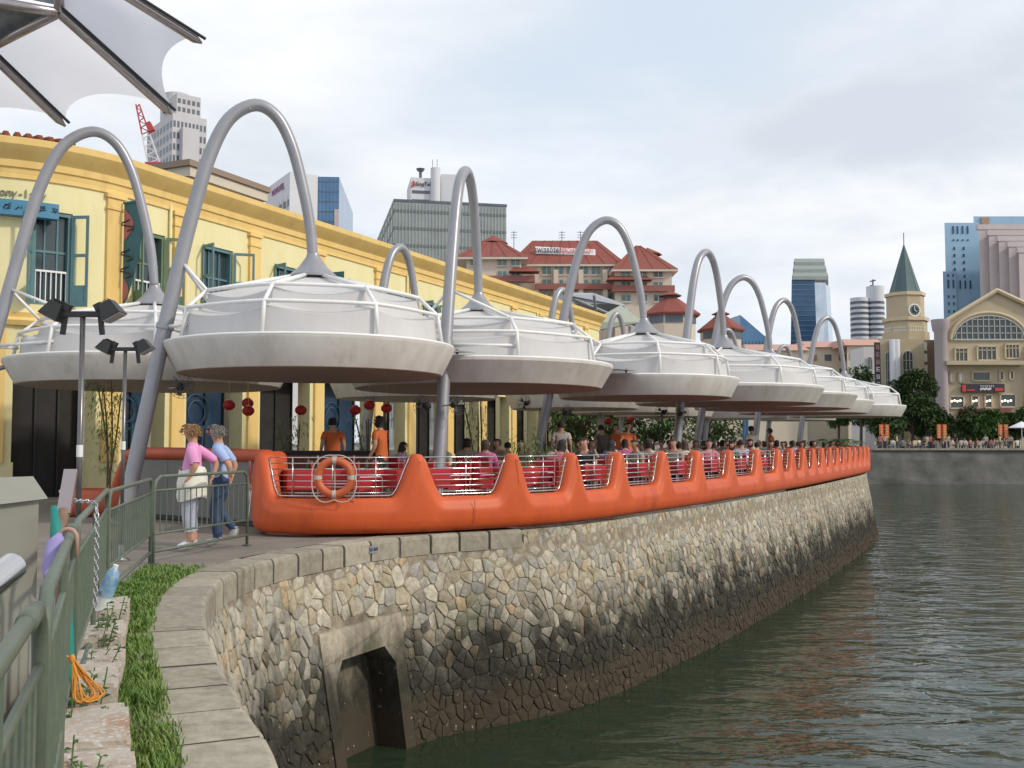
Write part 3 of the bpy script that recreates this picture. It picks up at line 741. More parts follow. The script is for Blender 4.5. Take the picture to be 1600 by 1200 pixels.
for s in pil:
    mb = MB(); fbox(mb, s-.25, s+.25, 4.62, 7.55, 0.002, .09); fbox(mb, s-.28, s+.28, 7.55, 7.62, .002, .12); fbox(mb, s-.25, s+.25, 7.62, 7.97, .002, .09); fbox(mb, s-.31, s+.31, 7.86, 7.975, .003, .14)
    mb.build('pilaster', M_ORY, yb)
# windows
for wi, (c_, w, z0, z1) in enumerate(wins):
    fm = M_TEAL if wi % 3 != 2 or wi < 2 else M_TEALG
    mb = MB(); fbox(mb, c_-w/2, c_-w/2+.09, z0, z1, -.22, -.04); fbox(mb, c_+w/2-.09, c_+w/2, z0, z1, -.22, -.04); fbox(mb, c_-w/2+.09, c_+w/2-.09, z1-.1, z1, -.22, -.041); fbox(mb, c_-w/2+.09, c_+w/2-.09, z0, z0+.06, -.22, -.041)
    wo_ = mb.build('window', fm, yb)
    mb = MB(); fbox(mb, c_-w/2+.05, c_+w/2-.05, z0+.03, z1-.05, -.36, -.32); mb.build('curtain', M_CURT, wo_)
    mb = MB(); fbox(mb, c_-w/2+.09, c_+w/2-.09, z0+.06, z1-.1, -.2, -.19); mb.build('pane', M_GLASS, wo_)
    mb = MB()
    for t in (.33, .66): fbox(mb, c_-w/2+w*t-.02, c_-w/2+w*t+.02, z0+.06, z1-.1, -.19, -.15)
    fbox(mb, c_-w/2+.09, c_+w/2-.09, z0+1.35, z0+1.41, -.19, -.152); mb.build('mullion', fm, wo_)
    # open shutters: framed leaves with pale panels swung out from the wall
    for sg in (-1, 1):
        hs = c_+sg*w/2; a = fang(hs); op = R(100 if sg > 0 else 78)
        h0 = F(hs, .03, z0); wd = w/2*.92
        ev = Vector((math.cos(a), math.sin(a), 0)); nv = Vector((ev.y, -ev.x, 0)); dv_ = (-sg*ev*math.cos(op)+nv*math.sin(op)); 
        if sg > 0: dv_ = (ev*math.cos(R(50))+nv*math.sin(R(50)))
        else: dv_ = (-ev*math.cos(R(72))+nv*math.sin(R(72)))
        mb = MB(); hh = z1-z0-.05; up = Vector((0, 0, 1)); tk = dv_.cross(up)
        def leaf(m_, x0, x1, y0, y1, t_=.035):
            q = [h0+dv_*x0+up*y0, h0+dv_*x1+up*y0, h0+dv_*x1+up*y0+tk*t_, h0+dv_*x0+up*y0+tk*t_]; m_.hexa(q+[p+up*(y1-y0) for p in q])
        leaf(mb, 0, .07, 0, hh); leaf(mb, wd-.07, wd, 0, hh); leaf(mb, .07, wd-.07, hh-.08, hh); leaf(mb, .07, wd-.07, 0, .1); leaf(mb, .07, wd-.07, 1.28, 1.36); leaf(mb, .07, wd-.07, .1, .55, .02)
        sh = mb.build('shutter', fm, wo_)
    # guard rail
    mb = MB()
    for k_ in range(7): fbox(mb, c_-w/2+.1+(w-.2)*k_/6-.012, c_-w/2+.1+(w-.2)*k_/6+.012, z0+.02, z0+.85, -.10, -.08)
    fbox(mb, c_-w/2+.05, c_+w/2-.05, z0+.85, z0+.9, -.11, -.07); mb.build('guard_rail', M_WHITE, wo_)
# downpipes
for s in (1.55, 8.2, 14.5, 21.0, 27.3):
    mb = MB(); mb.tube([F(s, .07, 4.7), F(s, .07, 8.1)], .045, 8); mb.build('downpipe', M_PALE, yb, smooth=True)
# ground floor: piers and shopfronts
piers = [-6.8, -3.3, -.42, 1.95, 5.22, 8.67, 12.45, 14.9, 18.1, 21.3, 24.5, 27.75, 31, 34.2]
for i, s in enumerate(piers):
    mb = MB(); fbox(mb, s-.42, s+.42, -.05, 4.3, -.5, 0.0); fbox(mb, s-.47, s+.47, -.05, .9, -.5, .04); p = mb.build('pier', M_PALE, yb)
    mb = MB(); fbox(mb, s-.24, s+.24, .9, 4.2, .002, .09); mb.build('pier_face', M_ORY, p)
mb = MB(); fbox(mb, SMIN, SMAX, 3.55, 4.3, -.45, -.02); mb.build('shop_fascia', M_PALE, yb)
M_BLUE = mat('blue_poster', (.02, .06, .13), .5, col2=(.015, .03, .06), vscale=1.2); M_BLUEL = mat('blue_mark', (.03, .10, .18), .5)
for i, (a, b) in enumerate(zip(piers, piers[1:])):
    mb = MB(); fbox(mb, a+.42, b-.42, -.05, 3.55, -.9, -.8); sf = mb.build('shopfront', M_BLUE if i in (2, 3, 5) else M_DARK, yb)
    mb = MB(); n_ = 3
    for k_ in range(n_+1):
        x = a+.42+(b-a-.84)*k_/n_; fbox(mb, x-.03, x+.03, 0, 3.55, -.8, -.74)
    mb.build('shopfront_frame', M_BLACK, sf)
    if i in (2, 3, 5):     # ring emblem and strokes printed on the blue fronts
        cs = (a+b)/2; mb = MB(); mb.tube([F(cs+.55*math.cos(t*math.pi/12), -.72, 2.3+.55*math.sin(t*math.pi/12)) for t in range(24)], .018, 5, closed=True)
        mb.tube([F(cs+.36*math.cos(t*math.pi/12), -.72, 2.3+.36*math.sin(t*math.pi/12)) for t in range(24)], .02, 5, closed=True)
        for q in range(3): mb.tube([F(cs-.25+.25*q, -.72, 1.1), F(cs-.1+.2*q, -.72, 1.9)], .03, 5)
        mb.build('printed_emblem', M_BLUEL, sf)
    elif i < 3:
        mb = MB(); fbox(mb, a+.6, b-.6, 3.1, 3.18, -.74, -.70); mb.build('strip_lamp', mat('strip_lamp', (.8, .6, .2), .5, emit=((1, .72, .25), 1.6)), sf)
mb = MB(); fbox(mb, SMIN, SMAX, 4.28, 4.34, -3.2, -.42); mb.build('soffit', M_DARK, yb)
# roof: body, tiles at the corner edge
mb = MB(); ss = [SMIN+(SMAX-SMIN)*i/60 for i in range(61)]
mb.grid([[F(s, .25, 8.92), F(s, -2.2, 9.35), F(s, -4.3, 9.6)] for s in ss]); rf = mb.build('roof', M_TILE, yb)
for i in range(25):
    s = SMIN+.1+i*.24
    for r_ in range(2):
        mb = MB(); o = .28-r_*1.0
        mb.tube([F(s, o, 8.99+r_*.2), F(s, o-1.05, 9.2+r_*.2)], .10, 6); mb.build('roof_tile', M_TILE, rf, smooth=True)
mb = MB(); bk = [F(SMAX, -.4, 0), F(SMAX, -9, 0)]
mb.hexa([F(SMAX-.3, -9, 0), F(SMAX-.3, -.4, 0), F(SMAX, -.4, 0), F(SMAX, -9, 0), F(SMAX-.3, -9, 8.9), F(SMAX-.3, -.4, 8.9), F(SMAX, -.4, 8.9), F(SMAX, -9, 8.9)]); mb.build('end_wall', M_YEL, yb)
# shop lettering and blue sign on the rounded corner
def s_at(px, py): return min((abs(ray(px, py).x/ray(px, py).y-F(-7.6+i*.02, .05, 7).x/F(-7.6+i*.02, .05, 7).y), -7.6+i*.02) for i in range(400))[1]
M_GREY = mat('grey_letters', (.22, .21, .15), .7); M_SIGNB = mat('sign_blue', (.06, .22, .36), .5, var=.1)
sg = thing('shop_name_lettering', F(-3.6, .0, 7.55), 'grey raised letters high on the curved yellow corner', 'sign')
for i, ch in enumerate('ebony-lady'):
    s = s_at(60-(8-i)*9.2, 285)
    text('letter', ch, .30, F(s, .03, 7.6), (R(90), 0, fang(s)), M_GREY, sg, ext=.015)
bs = thing('blue_shop_sign', F(-4.2, .1, 7.2), 'blue horizontal sign board under the grey lettering', 'sign')
mb = MB(); fbox(mb, -6.6, s_at(88, 310), 7.0, 7.38, .02, .3); mb.build('board', M_SIGNB, bs)
mb = MB()
for k_ in range(7):
    s = s_at(-30, 305)+k_*.25; mb.tube([F(s+rnd.uniform(0, .18), .315, 7.1+rnd.uniform(0, .2)) for _ in range(5)], .012, 5); mb.tube([F(s+rnd.uniform(0, .18), .315, 7.1+rnd.uniform(0, .2)) for _ in range(3)], .01, 5)
mb.build('brush_strokes', M_INK, bs)
# curved hanging banner
M_BTEAL = mat('banner_teal', (.05, .15, .19), .8, var=.1); M_BPINK = mat('banner_pink', (.42, .15, .17), .8, var=.08)
bn = thing('hanging_banner', F(.05, .1, 4.9), 'teal and pink pointed fabric banner hung between the corner windows', 'banner')
mb = MB(); rws = []
for k_ in range(13):
    t = k_/12; z = 7.75-t*2.85; w = .72*(1-t**2.2)+.02
    rws.append([F(-.22, .14+.0*t, z), F(-.22, .14+w*.5, z), F(-.22, .14+w, z)])
mb.grid(rws); mb.slab([F(-.22, .13, 7.8), F(-.22, .9, 7.8), F(-.22, .9, 7.75), F(-.22, .13, 7.75)], .04); mb.build('cloth', M_BTEAL, bn)
for z0_, z1_, w_ in ((7.6, 6.75, .34), (5.75, 5.1, .2)):
    mb = MB(); mb.grid([[F(-.235, .16, z0_+(z1_-z0_)*k_/8), F(-.235, .16+.02+w_*math.sin(math.pi*k_/8), z0_+(z1_-z0_)*k_/8)] for k_ in range(9)]); mb.build('pink_patch', M_BPINK, bn)
mb = MB()
for z in (7.15, 6.35, 5.9):
    mb.tube([F(-.245, .3+.25*math.sin(k_*1.1), z+.05*k_-.15) for k_ in range(7)], .02, 5)
mb.build('brush_mark', M_INK, bn)
bn2 = thing('hanging_banner', F(10.9, .1, 5.6), 'teal and pink banner beside the first umbrella cone', 'banner')
mb = MB(); mb.grid([[F(9.0, .14, 7.3-.3*k_), F(9.0, .14+.7*(1-(k_/8)**2.2), 7.3-.3*k_)] for k_ in range(9)]); mb.build('cloth', M_BTEAL, bn2)
# ================================================================ city behind
def face_pt(o, d, n, x, z, off): return Vector((o.x+d.x*x+n.x*off, o.y+d.y*x+n.y*off, z))
def fwin(mb, o, d, n, x0, x1, z0, z1, o0=-.05, o1=.06):
    q = [face_pt(o, d, n, x0, z0, o0), face_pt(o, d, n, x1, z0, o0), face_pt(o, d, n, x1, z0, o1), face_pt(o, d, n, x0, z0, o1)]
    mb.hexa(q+[p+Vector((0, 0, z1-z0)) for p in q])
class Tower:        # a block seen at its near corner, with a left and a right face
    def __init__(s, pxl, pxc, pxr, D, yaw, depthless=None):
        s.c = Vector((PD(pxc, 600, D).x, D, 0)); s.dr = Vector((math.cos(R(yaw)), math.sin(R(yaw)), 0)); s.dl = Vector((-s.dr.y, s.dr.x, 0))
        s.nr = Vector((s.dr.y, -s.dr.x, 0)); s.nl = Vector((-s.dr.x, -s.dr.y, 0)); s.D = D
        s.wr = s._w(s.dr, pxr); s.wl = s._w(s.dl, pxl)
    def _w(s, d, px):
        k = (px-800)/FPX/_c; den = d.x-k*d.y
        w = (k*s.c.y-s.c.x)/den if abs(den) > 1e-6 else 10
        return w if 0 < w < 200 else 12
    def body(s, mb, z0, z1, pad=0.0):
        c, a, b = s.c-s.dr*pad-s.dl*pad, s.dr*(s.wr+2*pad), s.dl*(s.wl+2*pad)
        q = [c, c+a, c+a+b, c+b]; mb.hexa([p+Vector((0, 0, z0)) for p in q]+[p+Vector((0, 0, z1)) for p in q]); return mb
    def grid(s, mb, side, nx, nz, z0, z1, fw=.6, fh=.55, x0=0., x1=1., off=.06):
        d, n, w = (s.dr, s.nr, s.wr) if side == 'r' else (s.dl, s.nl, s.wl)
        for i in range(nx):
            for j in range(nz):
                cx = w*(x0+(x1-x0)*(i+.5)/nx); hw = w*(x1-x0)/nx*fw/2; cz = z0+(z1-z0)*(j+.5)/nz; hh = (z1-z0)/nz*fh/2
                fwin(mb, s.c, d, n, cx-hw, cx+hw, cz-hh, cz+hh, -.05, off)
        return mb
M_TW1 = mat('tower_pale_stone', (.50, .49, .50), .8, var=.05, vscale=.2); M_TWIN = mat('tower_window', (.10, .115, .14), .25, var=.25, vscale=.3)
M_WHITEB = mat('white_building', (.62, .62, .64), .7, var=.04, vscale=.2); M_BGLASS = mat('blue_glass', (.07, .16, .30), .18, .3, col2=(.12, .24, .40), vscale=.12)
M_GGLASS = mat('green_grey_glass', (.25, .28, .27), .25, .35, col2=(.33, .355, .34), vscale=.25); M_CREAM = mat('cream_wall', (.60, .54, .44), .8, var=.05, vscale=.5)  # grey-green glass lightened in its colour to stand in for distance haze
M_DGLASS = mat('dark_blue_glass', (.05, .10, .175), .12, .4, var=.25, vscale=.1); M_MIRROR = mat('mirror_glass', (.55, .60, .66), .05, .95, var=.2, vscale=.15)
M_RED = mat('red_roof', (.27, .07, .048), .8, col2=(.20, .055, .042), vscale=.8); M_HOTEL = mat('hotel_wall', (.66, .57, .47), .8, col2=(.60, .51, .42), vscale=.5)
M_HBAND = mat('hotel_band', (.30, .12, .10), .8, var=.1); M_HGL = mat('hotel_glass', (.06, .16, .16), .15, var=.3, vscale=1, spec=.8); M_SIGNW = mat('sign_white', (.75, .75, .75), .6); M_SIGNR = mat('sign_red', (.55, .05, .05), .6)
# --- pale stepped office tower
t = Tower(222, 262, 316, 420, 38); b = thing('office_tower', t.c, 'pale grey stepped skyscraper with small square windows behind the yellow roof', 'building')
zt = ztop(176, 420); zk = ztop(133, 420)
t.body(MB(), 0, zt).build('shaft', M_TW1, b)
t2 = Tower(242, 268, 306, 423, 38); mb = MB(); t2.body(mb, zt, ztop(145, 423)); mb.build('upper_block', M_TW1, b)
mb = MB(); cc = t2.c+t2.dr*t2.wr*.35+t2.dl*t2.wl*.5; mb.lathe([(5.6, ztop(152, 420)), (5.6, zk), (0, zk)], cc, 20); mb.build('round_crown', M_TW1, b)
mb = MB(); mb.lathe([(5.75, ztop(161, 420)), (5.75, ztop(155, 420))], cc, 20); mb.build('crown_glazing', M_TWIN, b)
mb = MB(); t.grid(mb, 'l', 8, 24, 20, zt-2); t.grid(mb, 'r', 9, 24, 20, zt-2); t2.grid(mb, 'r', 5, 2, zt+1, ztop(150, 423), off=.1); stuff(mb.build('windows', M_TWIN, b))
mb = MB(); mb.box((t.c.x+t.dr.x*t.wr*.52, t.c.y+t.dr.y*t.wr*.52-1.2, zt*.5-3), (7, 4, zt-6), R(38)); mb.build('projecting_bay', M_TW1, b)
# --- tower crane
cr = thing('tower_crane', PD(240, 262, 300), 'red and white lattice crane boom beside the pale skyscraper', 'crane')
M_CRR = mat('crane_red', (.45, .06, .07), .6); M_CRW = mat('crane_white', (.7, .68, .7), .6)
a, e = PD(244, 268, 300), PD(215, 163, 300)
for nm, f0, f1, m_ in (('boom_tip', .55, 1.0, M_CRR), ('boom', 0.0, .55, M_CRW)):
    mb = MB(); p0, p1 = a.lerp(e, f0), a.lerp(e, f1); w0, w1 = Vector((1.5*(1-f0)+.5, 0, 0)), Vector((1.5*(1-f1)+.5, 0, 0))
    for sg_ in (-1, 1): mb.beam(p0+w0*sg_, p1+w1*sg_, .35)
    for k_ in range(9):
        q0, q1 = k_/9, (k_+1)/9; sg_ = 1 if k_ % 2 else -1
        mb.beam(p0.lerp(p1, q0)+w0.lerp(w1, q0)*sg_, p0.lerp(p1, q1)-w0.lerp(w1, q1)*sg_, .25)
    mb.build(nm, m_, cr)
mb = MB(); mb.box(PD(243, 262, 300), (5, 4, 2.4)); mb.build('cab', M_CRR, cr); mb = MB(); mb.box((a.x, a.y, a.z/2-2), (1.6, 1.6, a.z-4)); mb.build('mast', M_CRW, cr)
mb = MB(); mb.beam(PD(238, 205, 300), PD(231, 192, 300), 1.6); mb.build('counter_jib', M_CRR, cr)
# --- cream block with a projecting flat roof behind the yellow one
q0, q1 = PD(297, 283, 41), PD(418, 318, 45.5); d = (q1-q0); d.z = 0; d.normalize(); n = Vector((d.y, -d.x, 0)); zr = ztop(272, 41)
cb = thing('cream_block', (q0.x, q0.y, 0), 'cream building with thin projecting flat roof just behind the yellow cornice', 'building')
Lc = (Vector((q1.x, q1.y, 0))-Vector((q0.x, q0.y, 0))).length
def obox(mb, o, d, n, x0, x1, y0, y1, z0, z1):
    q = [Vector((o.x+d.x*x+n.x*y, o.y+d.y*x+n.y*y, z0)) for x, y in ((x0, y1), (x1, y1), (x1, y0), (x0, y0))]; mb.hexa(q+[p+Vector((0, 0, z1-z0)) for p in q]); return mb
zr = 12.95
obox(MB(), q0, d, n, .6, Lc-.6, -8, -.5, 0, zr-.75).build('wall', M_CREAM, cb); obox(MB(), q0, d, n, 0, Lc, -8.6, 0, zr-.75, zr-.35).build('roof_slab', M_CREAM, cb); obox(MB(), q0, d, n, -.15, Lc+.1, -8.7, .1, zr-.348, zr-.1).build('roof_edge', mat('brown_edge', (.28, .21, .16), .8), cb)
# --- white slab with balconies and purple sign; blue tower
t = Tower(411, 449, 493, 380, 30); b = thing('white_slab_block', t.c, 'white hotel slab with balcony strips and small purple sign', 'building'); zt = ztop(268, 380)
t.body(MB(), 0, zt).build('shaft', M_WHITEB, b); mb = MB(); t.grid(mb, 'l', 1, 13, 25, zt-9, fw=.95, fh=.5, off=.1); stuff(mb.build('balcony_bands', M_TWIN, b))
mb = MB(); t.grid(mb, 'l', 6, 13, 25, zt-9, fw=.15, fh=1.0, off=.3); stuff(mb.build('balcony_fins', M_WHITEB, b))
M_PURP = mat('purple_letters', (.30, .10, .28), .6); q = t.c+t.dl*t.wl*.45
text('sign_lettering', 'NOVOTEL', 3.4, Vector((q.x, q.y, zt-4))+t.nl*.3, (R(90), 0, math.atan2(-t.dl.y, -t.dl.x)), M_PURP, b, ext=.1)
t = Tower(519, 492, 527, 430, 4); b = thing('blue_glass_tower', t.c, 'narrow blue glass tower right behind the white slab hotel', 'building'); zt = ztop(276, 430)
t.body(MB(), 0, zt).build('shaft', M_BGLASS, b); mb = MB(); t.grid(mb, 'r', 6, 22, 20, zt, fw=.06, fh=1, off=.12); t.grid(mb, 'r', 1, 22, 20, zt, fw=1, fh=.1, off=.1); stuff(mb.build('glazing_bars', M_TWIN, b))
mb = MB(); t.grid(mb, 'r', 1, 1, 10, zt-14, fw=1, fh=1, x0=.8, x1=1.0, off=.5); mb.build('side_wall', mat('pinkish_wall', (.5, .4, .42), .8), b)
# --- glass box and the white tower with a sign above it
t = Tower(585, 614, 791, 260, 12); b = thing('glass_office_block', t.c, 'wide grey-green glass office block behind the second mast', 'building'); zt = ztop(315, 260)
t.body(MB(), 0, zt).build('glass_body', M_GGLASS, b); mb = MB(); t.grid(mb, 'r', 34, 1, 5, zt-.2, fw=.10, fh=1, off=.25); t.grid(mb, 'l', 8, 1, 5, zt-.2, fw=.10, fh=1, off=.25); stuff(mb.build('mullions', mat('pale_mullion', (.46, .48, .46), .5), b))
mb = MB(); t.grid(mb, 'r', 1, 13, 5, zt-.1, fw=1, fh=.16, off=.15); t.grid(mb, 'l', 1, 13, 5, zt-.1, fw=1, fh=.16, off=.15); stuff(mb.build('floor_lines', mat('floor_line', (.13, .15, .15), .5), b)); t.body(MB(), zt, zt+.7, .15).build('roof_edge', M_TWIN, b)
t = Tower(634, 640, 672, 330, 10); b = thing('telecom_tower', t.c, 'white tower with dark lettered sign and roof dish above the glass block', 'building'); zt = ztop(277, 330)
t.body(MB(), 0, zt).build('shaft', M_WHITEB, b); mb = MB(); fwin(mb, t.c, t.dr, t.nr, .4, t.wr-.3, ztop(302, 330), ztop(297, 330)); fwin(mb, t.c, t.dr, t.nr, .4, t.wr-.3, ztop(314, 330), ztop(311, 330)); mb.build('recess', M_TWIN, b)
q = t.c+t.dr*t.wr*.62; text('sign_lettering', 'SingTel', 1.7, Vector((q.x, q.y, ztop(287, 330)))+t.nr*.3, (R(90), 0, math.atan2(t.dr.y, t.dr.x)), M_INK, b, ext=.1)
mb = MB(); q = t.c+t.dr*t.wr*.16; mb.tube([Vector((q.x-.6, q.y-.3, ztop(292, 330))), Vector((q.x+.2, q.y-.3, ztop(287, 330))), Vector((q.x-.2, q.y-.3, ztop(283, 330)))], .35, 6); mb.build('sign_emblem', M_SIGNR, b)
mb = MB(); q = PD(679, 600, 331); mb.lathe([(1.6, 0), (1.6, ztop(263, 331)), (0, ztop(263, 331))], (q.x, q.y, 0), 16); mb.build('round_core', M_WHITEB, b, smooth=True, sharp=40)
t2 = Tower(686, 688, 712, 334, 8); t2.body(MB(), 0, ztop(272, 334)).build('right_shaft', M_WHITEB, b)
mb = MB(); q = PD(657, 270, 335); mb.lathe([(0, 0), (1.0, .5), (1.5, 1.3), (1.4, 1.35), (0, .7)], q, 12); mb.tube([q-Vector((0, 0, 2.5)), q+Vector((0, 0, .3))], .5, 6); mb.build('roof_dish', M_TWIN, b)
for px in (683, 676): mb = MB(); q = PD(px, 263, 331); mb.tube([q-Vector((0, 0, .4)), q+Vector((0, 0, 3))], .09, 5); mb.build('aerial', M_TWIN, b)
# --- red roofed hotel
HD = 170
ht = thing('red_roofed_hotel', PD(890, 600, HD)*1.0, 'pinkish hotel with dark red hipped roofs, pavilions and a white roof sign', 'building')
def px_at(px, D): return PD(px, 691, D).x
def rbox(mb, x0, x1, D, dep, z0, z1):     # a block whose flanks run back along the sight lines
    k = (D+dep)/D; q = [(x0, D, z0), (x1, D, z0), (x1*k, D+dep, z0), (x0*k, D+dep, z0)]; mb.hexa([Vector(p) for p in q]+[Vector((p[0], p[1], z1)) for p in q]); return mb
def hip(name, pxl, pxr, yeave, yridge, D, dep, ridge=.5, over=.6, m_=M_RED):
    x0, x1 = px_at(pxl, D), px_at(pxr, D); z0, z1 = ztop(yeave, D), ztop(yridge, D+dep/2); w = x1-x0; r0, r1 = x0+w*(1-ridge)/2, x1-w*(1-ridge)/2; y0, y1 = D-over, D+dep+over; ym = (y0+y1)/2
    mb = MB(); V = [(x0-over, y0, z0), (x1+over, y0, z0), (x1+over, y1, z0), (x0-over, y1, z0), (r0, ym, z1), (r1, ym, z1)]
    mb.add(V, [(0, 1, 5, 4), (1, 2, 5), (2, 3, 4, 5), (3, 0, 4), (3, 2, 1, 0)]); r_ = mb.build(name, m_, ht)
    mb = MB(); mb.box(((x0+x1)/2, D+dep/2, z0-.2), (w+2*over-.1, dep+2*over-.1, .38)); mb.build('eave', M_HOTEL, r_)
    for k_ in range(max(3, int(w/2.2))):       # standing ridges of the tiling
        t_ = (k_+.5)/max(3, int(w/2.2)); mb = MB(); mb.beam(Vector((x0-over, y0, z0)).lerp(Vector((x1+over, y0, z0)), t_)+Vector((0, 0, .05)), Vector((r0, ym, z1)).lerp(Vector((r1, ym, z1)), t_)+Vector((0, 0, .05)), .09, .06); mb.build('roof_rib', m_, r_)
    return r_
def oct_roof(pxl, pxr, yeave, ytop, D, wall_to, cup):
    x0, x1 = px_at(pxl, D), px_at(pxr, D); c_ = Vector(((x0+x1)/2, D+(x1-x0)/2, 0)); r_ = (x1-x0)/2; z0, z1 = ztop(yeave, D), ztop(ytop, D+r_); dz = z1-z0
    M8 = Matrix.Rotation(R(22.5), 3, 'Z'); mb = MB(); mb.lathe([(r_*.93, wall_to), (r_*.93, z0)], c_, 8, M8); w_ = mb.build('pavilion', M_HOTEL, ht)
    mb = MB(); mb.lathe([(0, z0-.3), (r_*1.1, z0-.3), (r_*1.12, z0), (r_*.30, z0+dz*.66)], c_, 8, M8); rr_ = mb.build('pavilion_roof', M_RED, w_)
    mb = MB(); mb.lathe([(r_*.27, z0+dz*.6), (r_*.27, z0+dz*.76)], c_, 8, M8); mb.build('lantern', mat('lantern_dark', (.12, .09, .07), .7), w_)
    mb = MB(); mb.lathe([(r_*.42, z0+dz*.755), (r_*.43, z0+dz*.785), (0, z1)], c_, 8, M8); mb.build('lantern_roof', M_RED, w_)
    return c_, r_, w_
def hwin(o_, pxl, pxr, y0, y1, D, m_=M_HGL, out_=.12):
    x0, x1 = px_at(pxl, D), px_at(pxr, D); za, zb = ztop(y1, D), ztop(y0, D); mb = MB(); mb.box(((x0+x1)/2, D-out_+.1, (za+zb)/2), (x1-x0, .3, zb-za)); w_ = mb.build('window', m_, o_)
    mb = MB(); mb.box(((x0+x1)/2, D-out_+.05, za-.12), (x1-x0+.3, .5, .2)); mb.build('sill', M_HOTEL, w_)
    mb = MB(); mb.box(((x0+x1)/2, D-out_-.07, (za+zb)/2), (.10, .06, zb-za)); mb.build('mullion', M_HOTEL, w_)
# blocks
for nm, a_, b_, yt, D, dep in (('left_block', 728, 815, 402, HD, 18), ('main_block', 815, 965, 412, HD+5, 16), ('right_block', 962, 1052, 420, HD, 16)):
    mb = MB(); x0, x1 = px_at(a_, D), px_at(b_, D); rbox(mb, x0, x1, D, dep, 0, ztop(yt, D)); mb.build(nm, M_HOTEL, ht)
hip('roof', 800, 975, 413, 376, HD+4.6, 17, .62); hip('roof', 715, 820, 402, 372, HD-.5, 19, .1); hip('roof', 962, 1056, 421, 384, HD-.5, 17, .1)
for px, yy, yb_ in ((771, 380, 367), (1012, 398, 387)):
    q = PD(px, yy+1, HD+9); mb = MB(); r_ = 1.7
    mb.lathe([(r_, q.z-2.2), (r_, q.z)], (q.x, q.y, 0), 8); mb.build('cupola', M_HOTEL, ht); mb = MB(); mb.lathe([(r_*1.5, q.z), (r_*1.5, q.z+.15), (0, ztop(yb_, HD+9))], (q.x, q.y, 0), 8); mb.build('cupola_roof', M_RED, ht)
for row, (y0, y1) in enumerate(((425, 436), (445, 455), (465, 474))):
    for px in (735, 778, 799) if row < 2 else (778, 799): hwin(ht, px, px+13, y0-21, y1-21, HD)
    for k_ in range(6): hwin(ht, 848+k_*19.5, 861+k_*19.5, y0-8, y1-7, HD+5)
    for px in (973, 999, 1024): hwin(ht, px, px+13, y0-4, y1-3, HD, M_HGL if (px+row) % 2 else M_TWIN)
for px in (838, 869, 908, 946):
    x = px_at(px, HD+5); mb = MB(); mb.box((x, HD+4.4, ztop(414, HD+5)/2-.5), (.8, 1.2, ztop(414, HD+5)-1)); mb.build('pier', M_HOTEL, ht)
for a_, b_, yy, D in ((745, 836, 436, HD-.6), (836, 960, 448, HD+4), (958, 1056, 451, HD-.6)):
    x0, x1 = px_at(a_, D), px_at(b_, D); mb = MB(); mb.box(((x0+x1)/2, D+.3, ztop(yy, D)), (x1-x0, 1.6, 1.0)); mb.build('balcony_band', M_HBAND, ht)
for a_, b_, yy, D in ((795, 843, 419, HD-2), (950, 1022, 432, HD-2)):
    x0, x1 = px_at(a_, D), px_at(b_, D); mb = MB(); z = ztop(yy, D); mb.add([(x0, D, z-.5), (x1, D, z-.5), (x1, D+3, z-.5), (x0, D+3, z-.5), (x0+1, D+2.4, z+.6), (x1-1, D+2.4, z+.6)], [(0, 1, 5, 4), (1, 2, 5), (3, 0, 4), (2, 3, 4, 5), (3, 2, 1, 0)]); mb.build('canopy_roof', M_RED, ht)
# roof sign
D = HD+7.2; x0, x1 = px_at(837, D), px_at(932, D); za, zb = ztop(396.5, D), ztop(384, D); mb = MB(); mb.hexa([(x0, D, za), (x1, D, za-.25), (x1, D+.3, za-.25), (x0, D+.3, za), (x0, D+.6, zb), (x1, D+.6, zb-.5), (x1, D+.9, zb-.5), (x0, D+.9, zb)]); sgn = mb.build('sign_board', M_SIGNW, ht)
text('sign_lettering', 'swissôtel', 1.75, ((x0*.80+x1*.20), D-.1, (za+zb)/2), (R(78), R(.6), 0), M_INK, sgn, ext=.06, sx_=.72); text('sign_lettering', 'MERCHANT COURT', 1.25, ((x0*.31+x1*.69), D-.1, (za+zb)/2-.15), (R(78), R(.6), 0), M_SIGNR, sgn, ext=.05, sx_=.52)
for px in (803, 878, 907):
    q = PD(px, 375, HD+13); mb = MB(); mb.tube([q-Vector((0, 0, 2)), q+Vector((0, 0, 1.6))], .07, 5)
    for k_ in range(3): mb.beam(q+Vector((-.6, 0, .4+.5*k_)), q+Vector((.6, 0, .4+.5*k_)), .08)
    mb.build('aerial', M_TWIN, ht)
# lower pavilions in front of it
for nm, a_, b_, ye, yt, D, lab in (('left', 1012, 1100, 487, 454, 150, 'octagonal red-roofed hotel pavilion nearer the third mast'), ('right', 1101, 1170, 512, 484, 158, 'smaller octagonal red-roofed hotel pavilion right of the other')):
    ht2 = thing('hotel_pavilion', PD((a_+b_)/2, 600, D), lab, 'building', 'octagonal hotel pavilions'); sv = ht; ht = ht2; c_, r_, w_ = oct_roof(a_, b_, ye, yt, D, 0, 1)
    for k_ in range(5):
        a = R(-90+(-2+k_)*45); dv_ = Vector((math.cos(a), math.sin(a), 0)); tv = Vector((-dv_.y, dv_.x, 0)); z = ztop(ye+10, D); rr = r_*.93*math.cos(R(22.5))
        for zz_, hh in ((z, 1.1), (z-4.5, 2.2)):
            mb = MB(); mb.box(c_+dv_*(rr+.02)+Vector((0, 0, zz_)), (.2, 2.6, hh), a); w2 = mb.build('window', M_HGL if hh > 2 else M_TWIN, w_)
    ht = sv
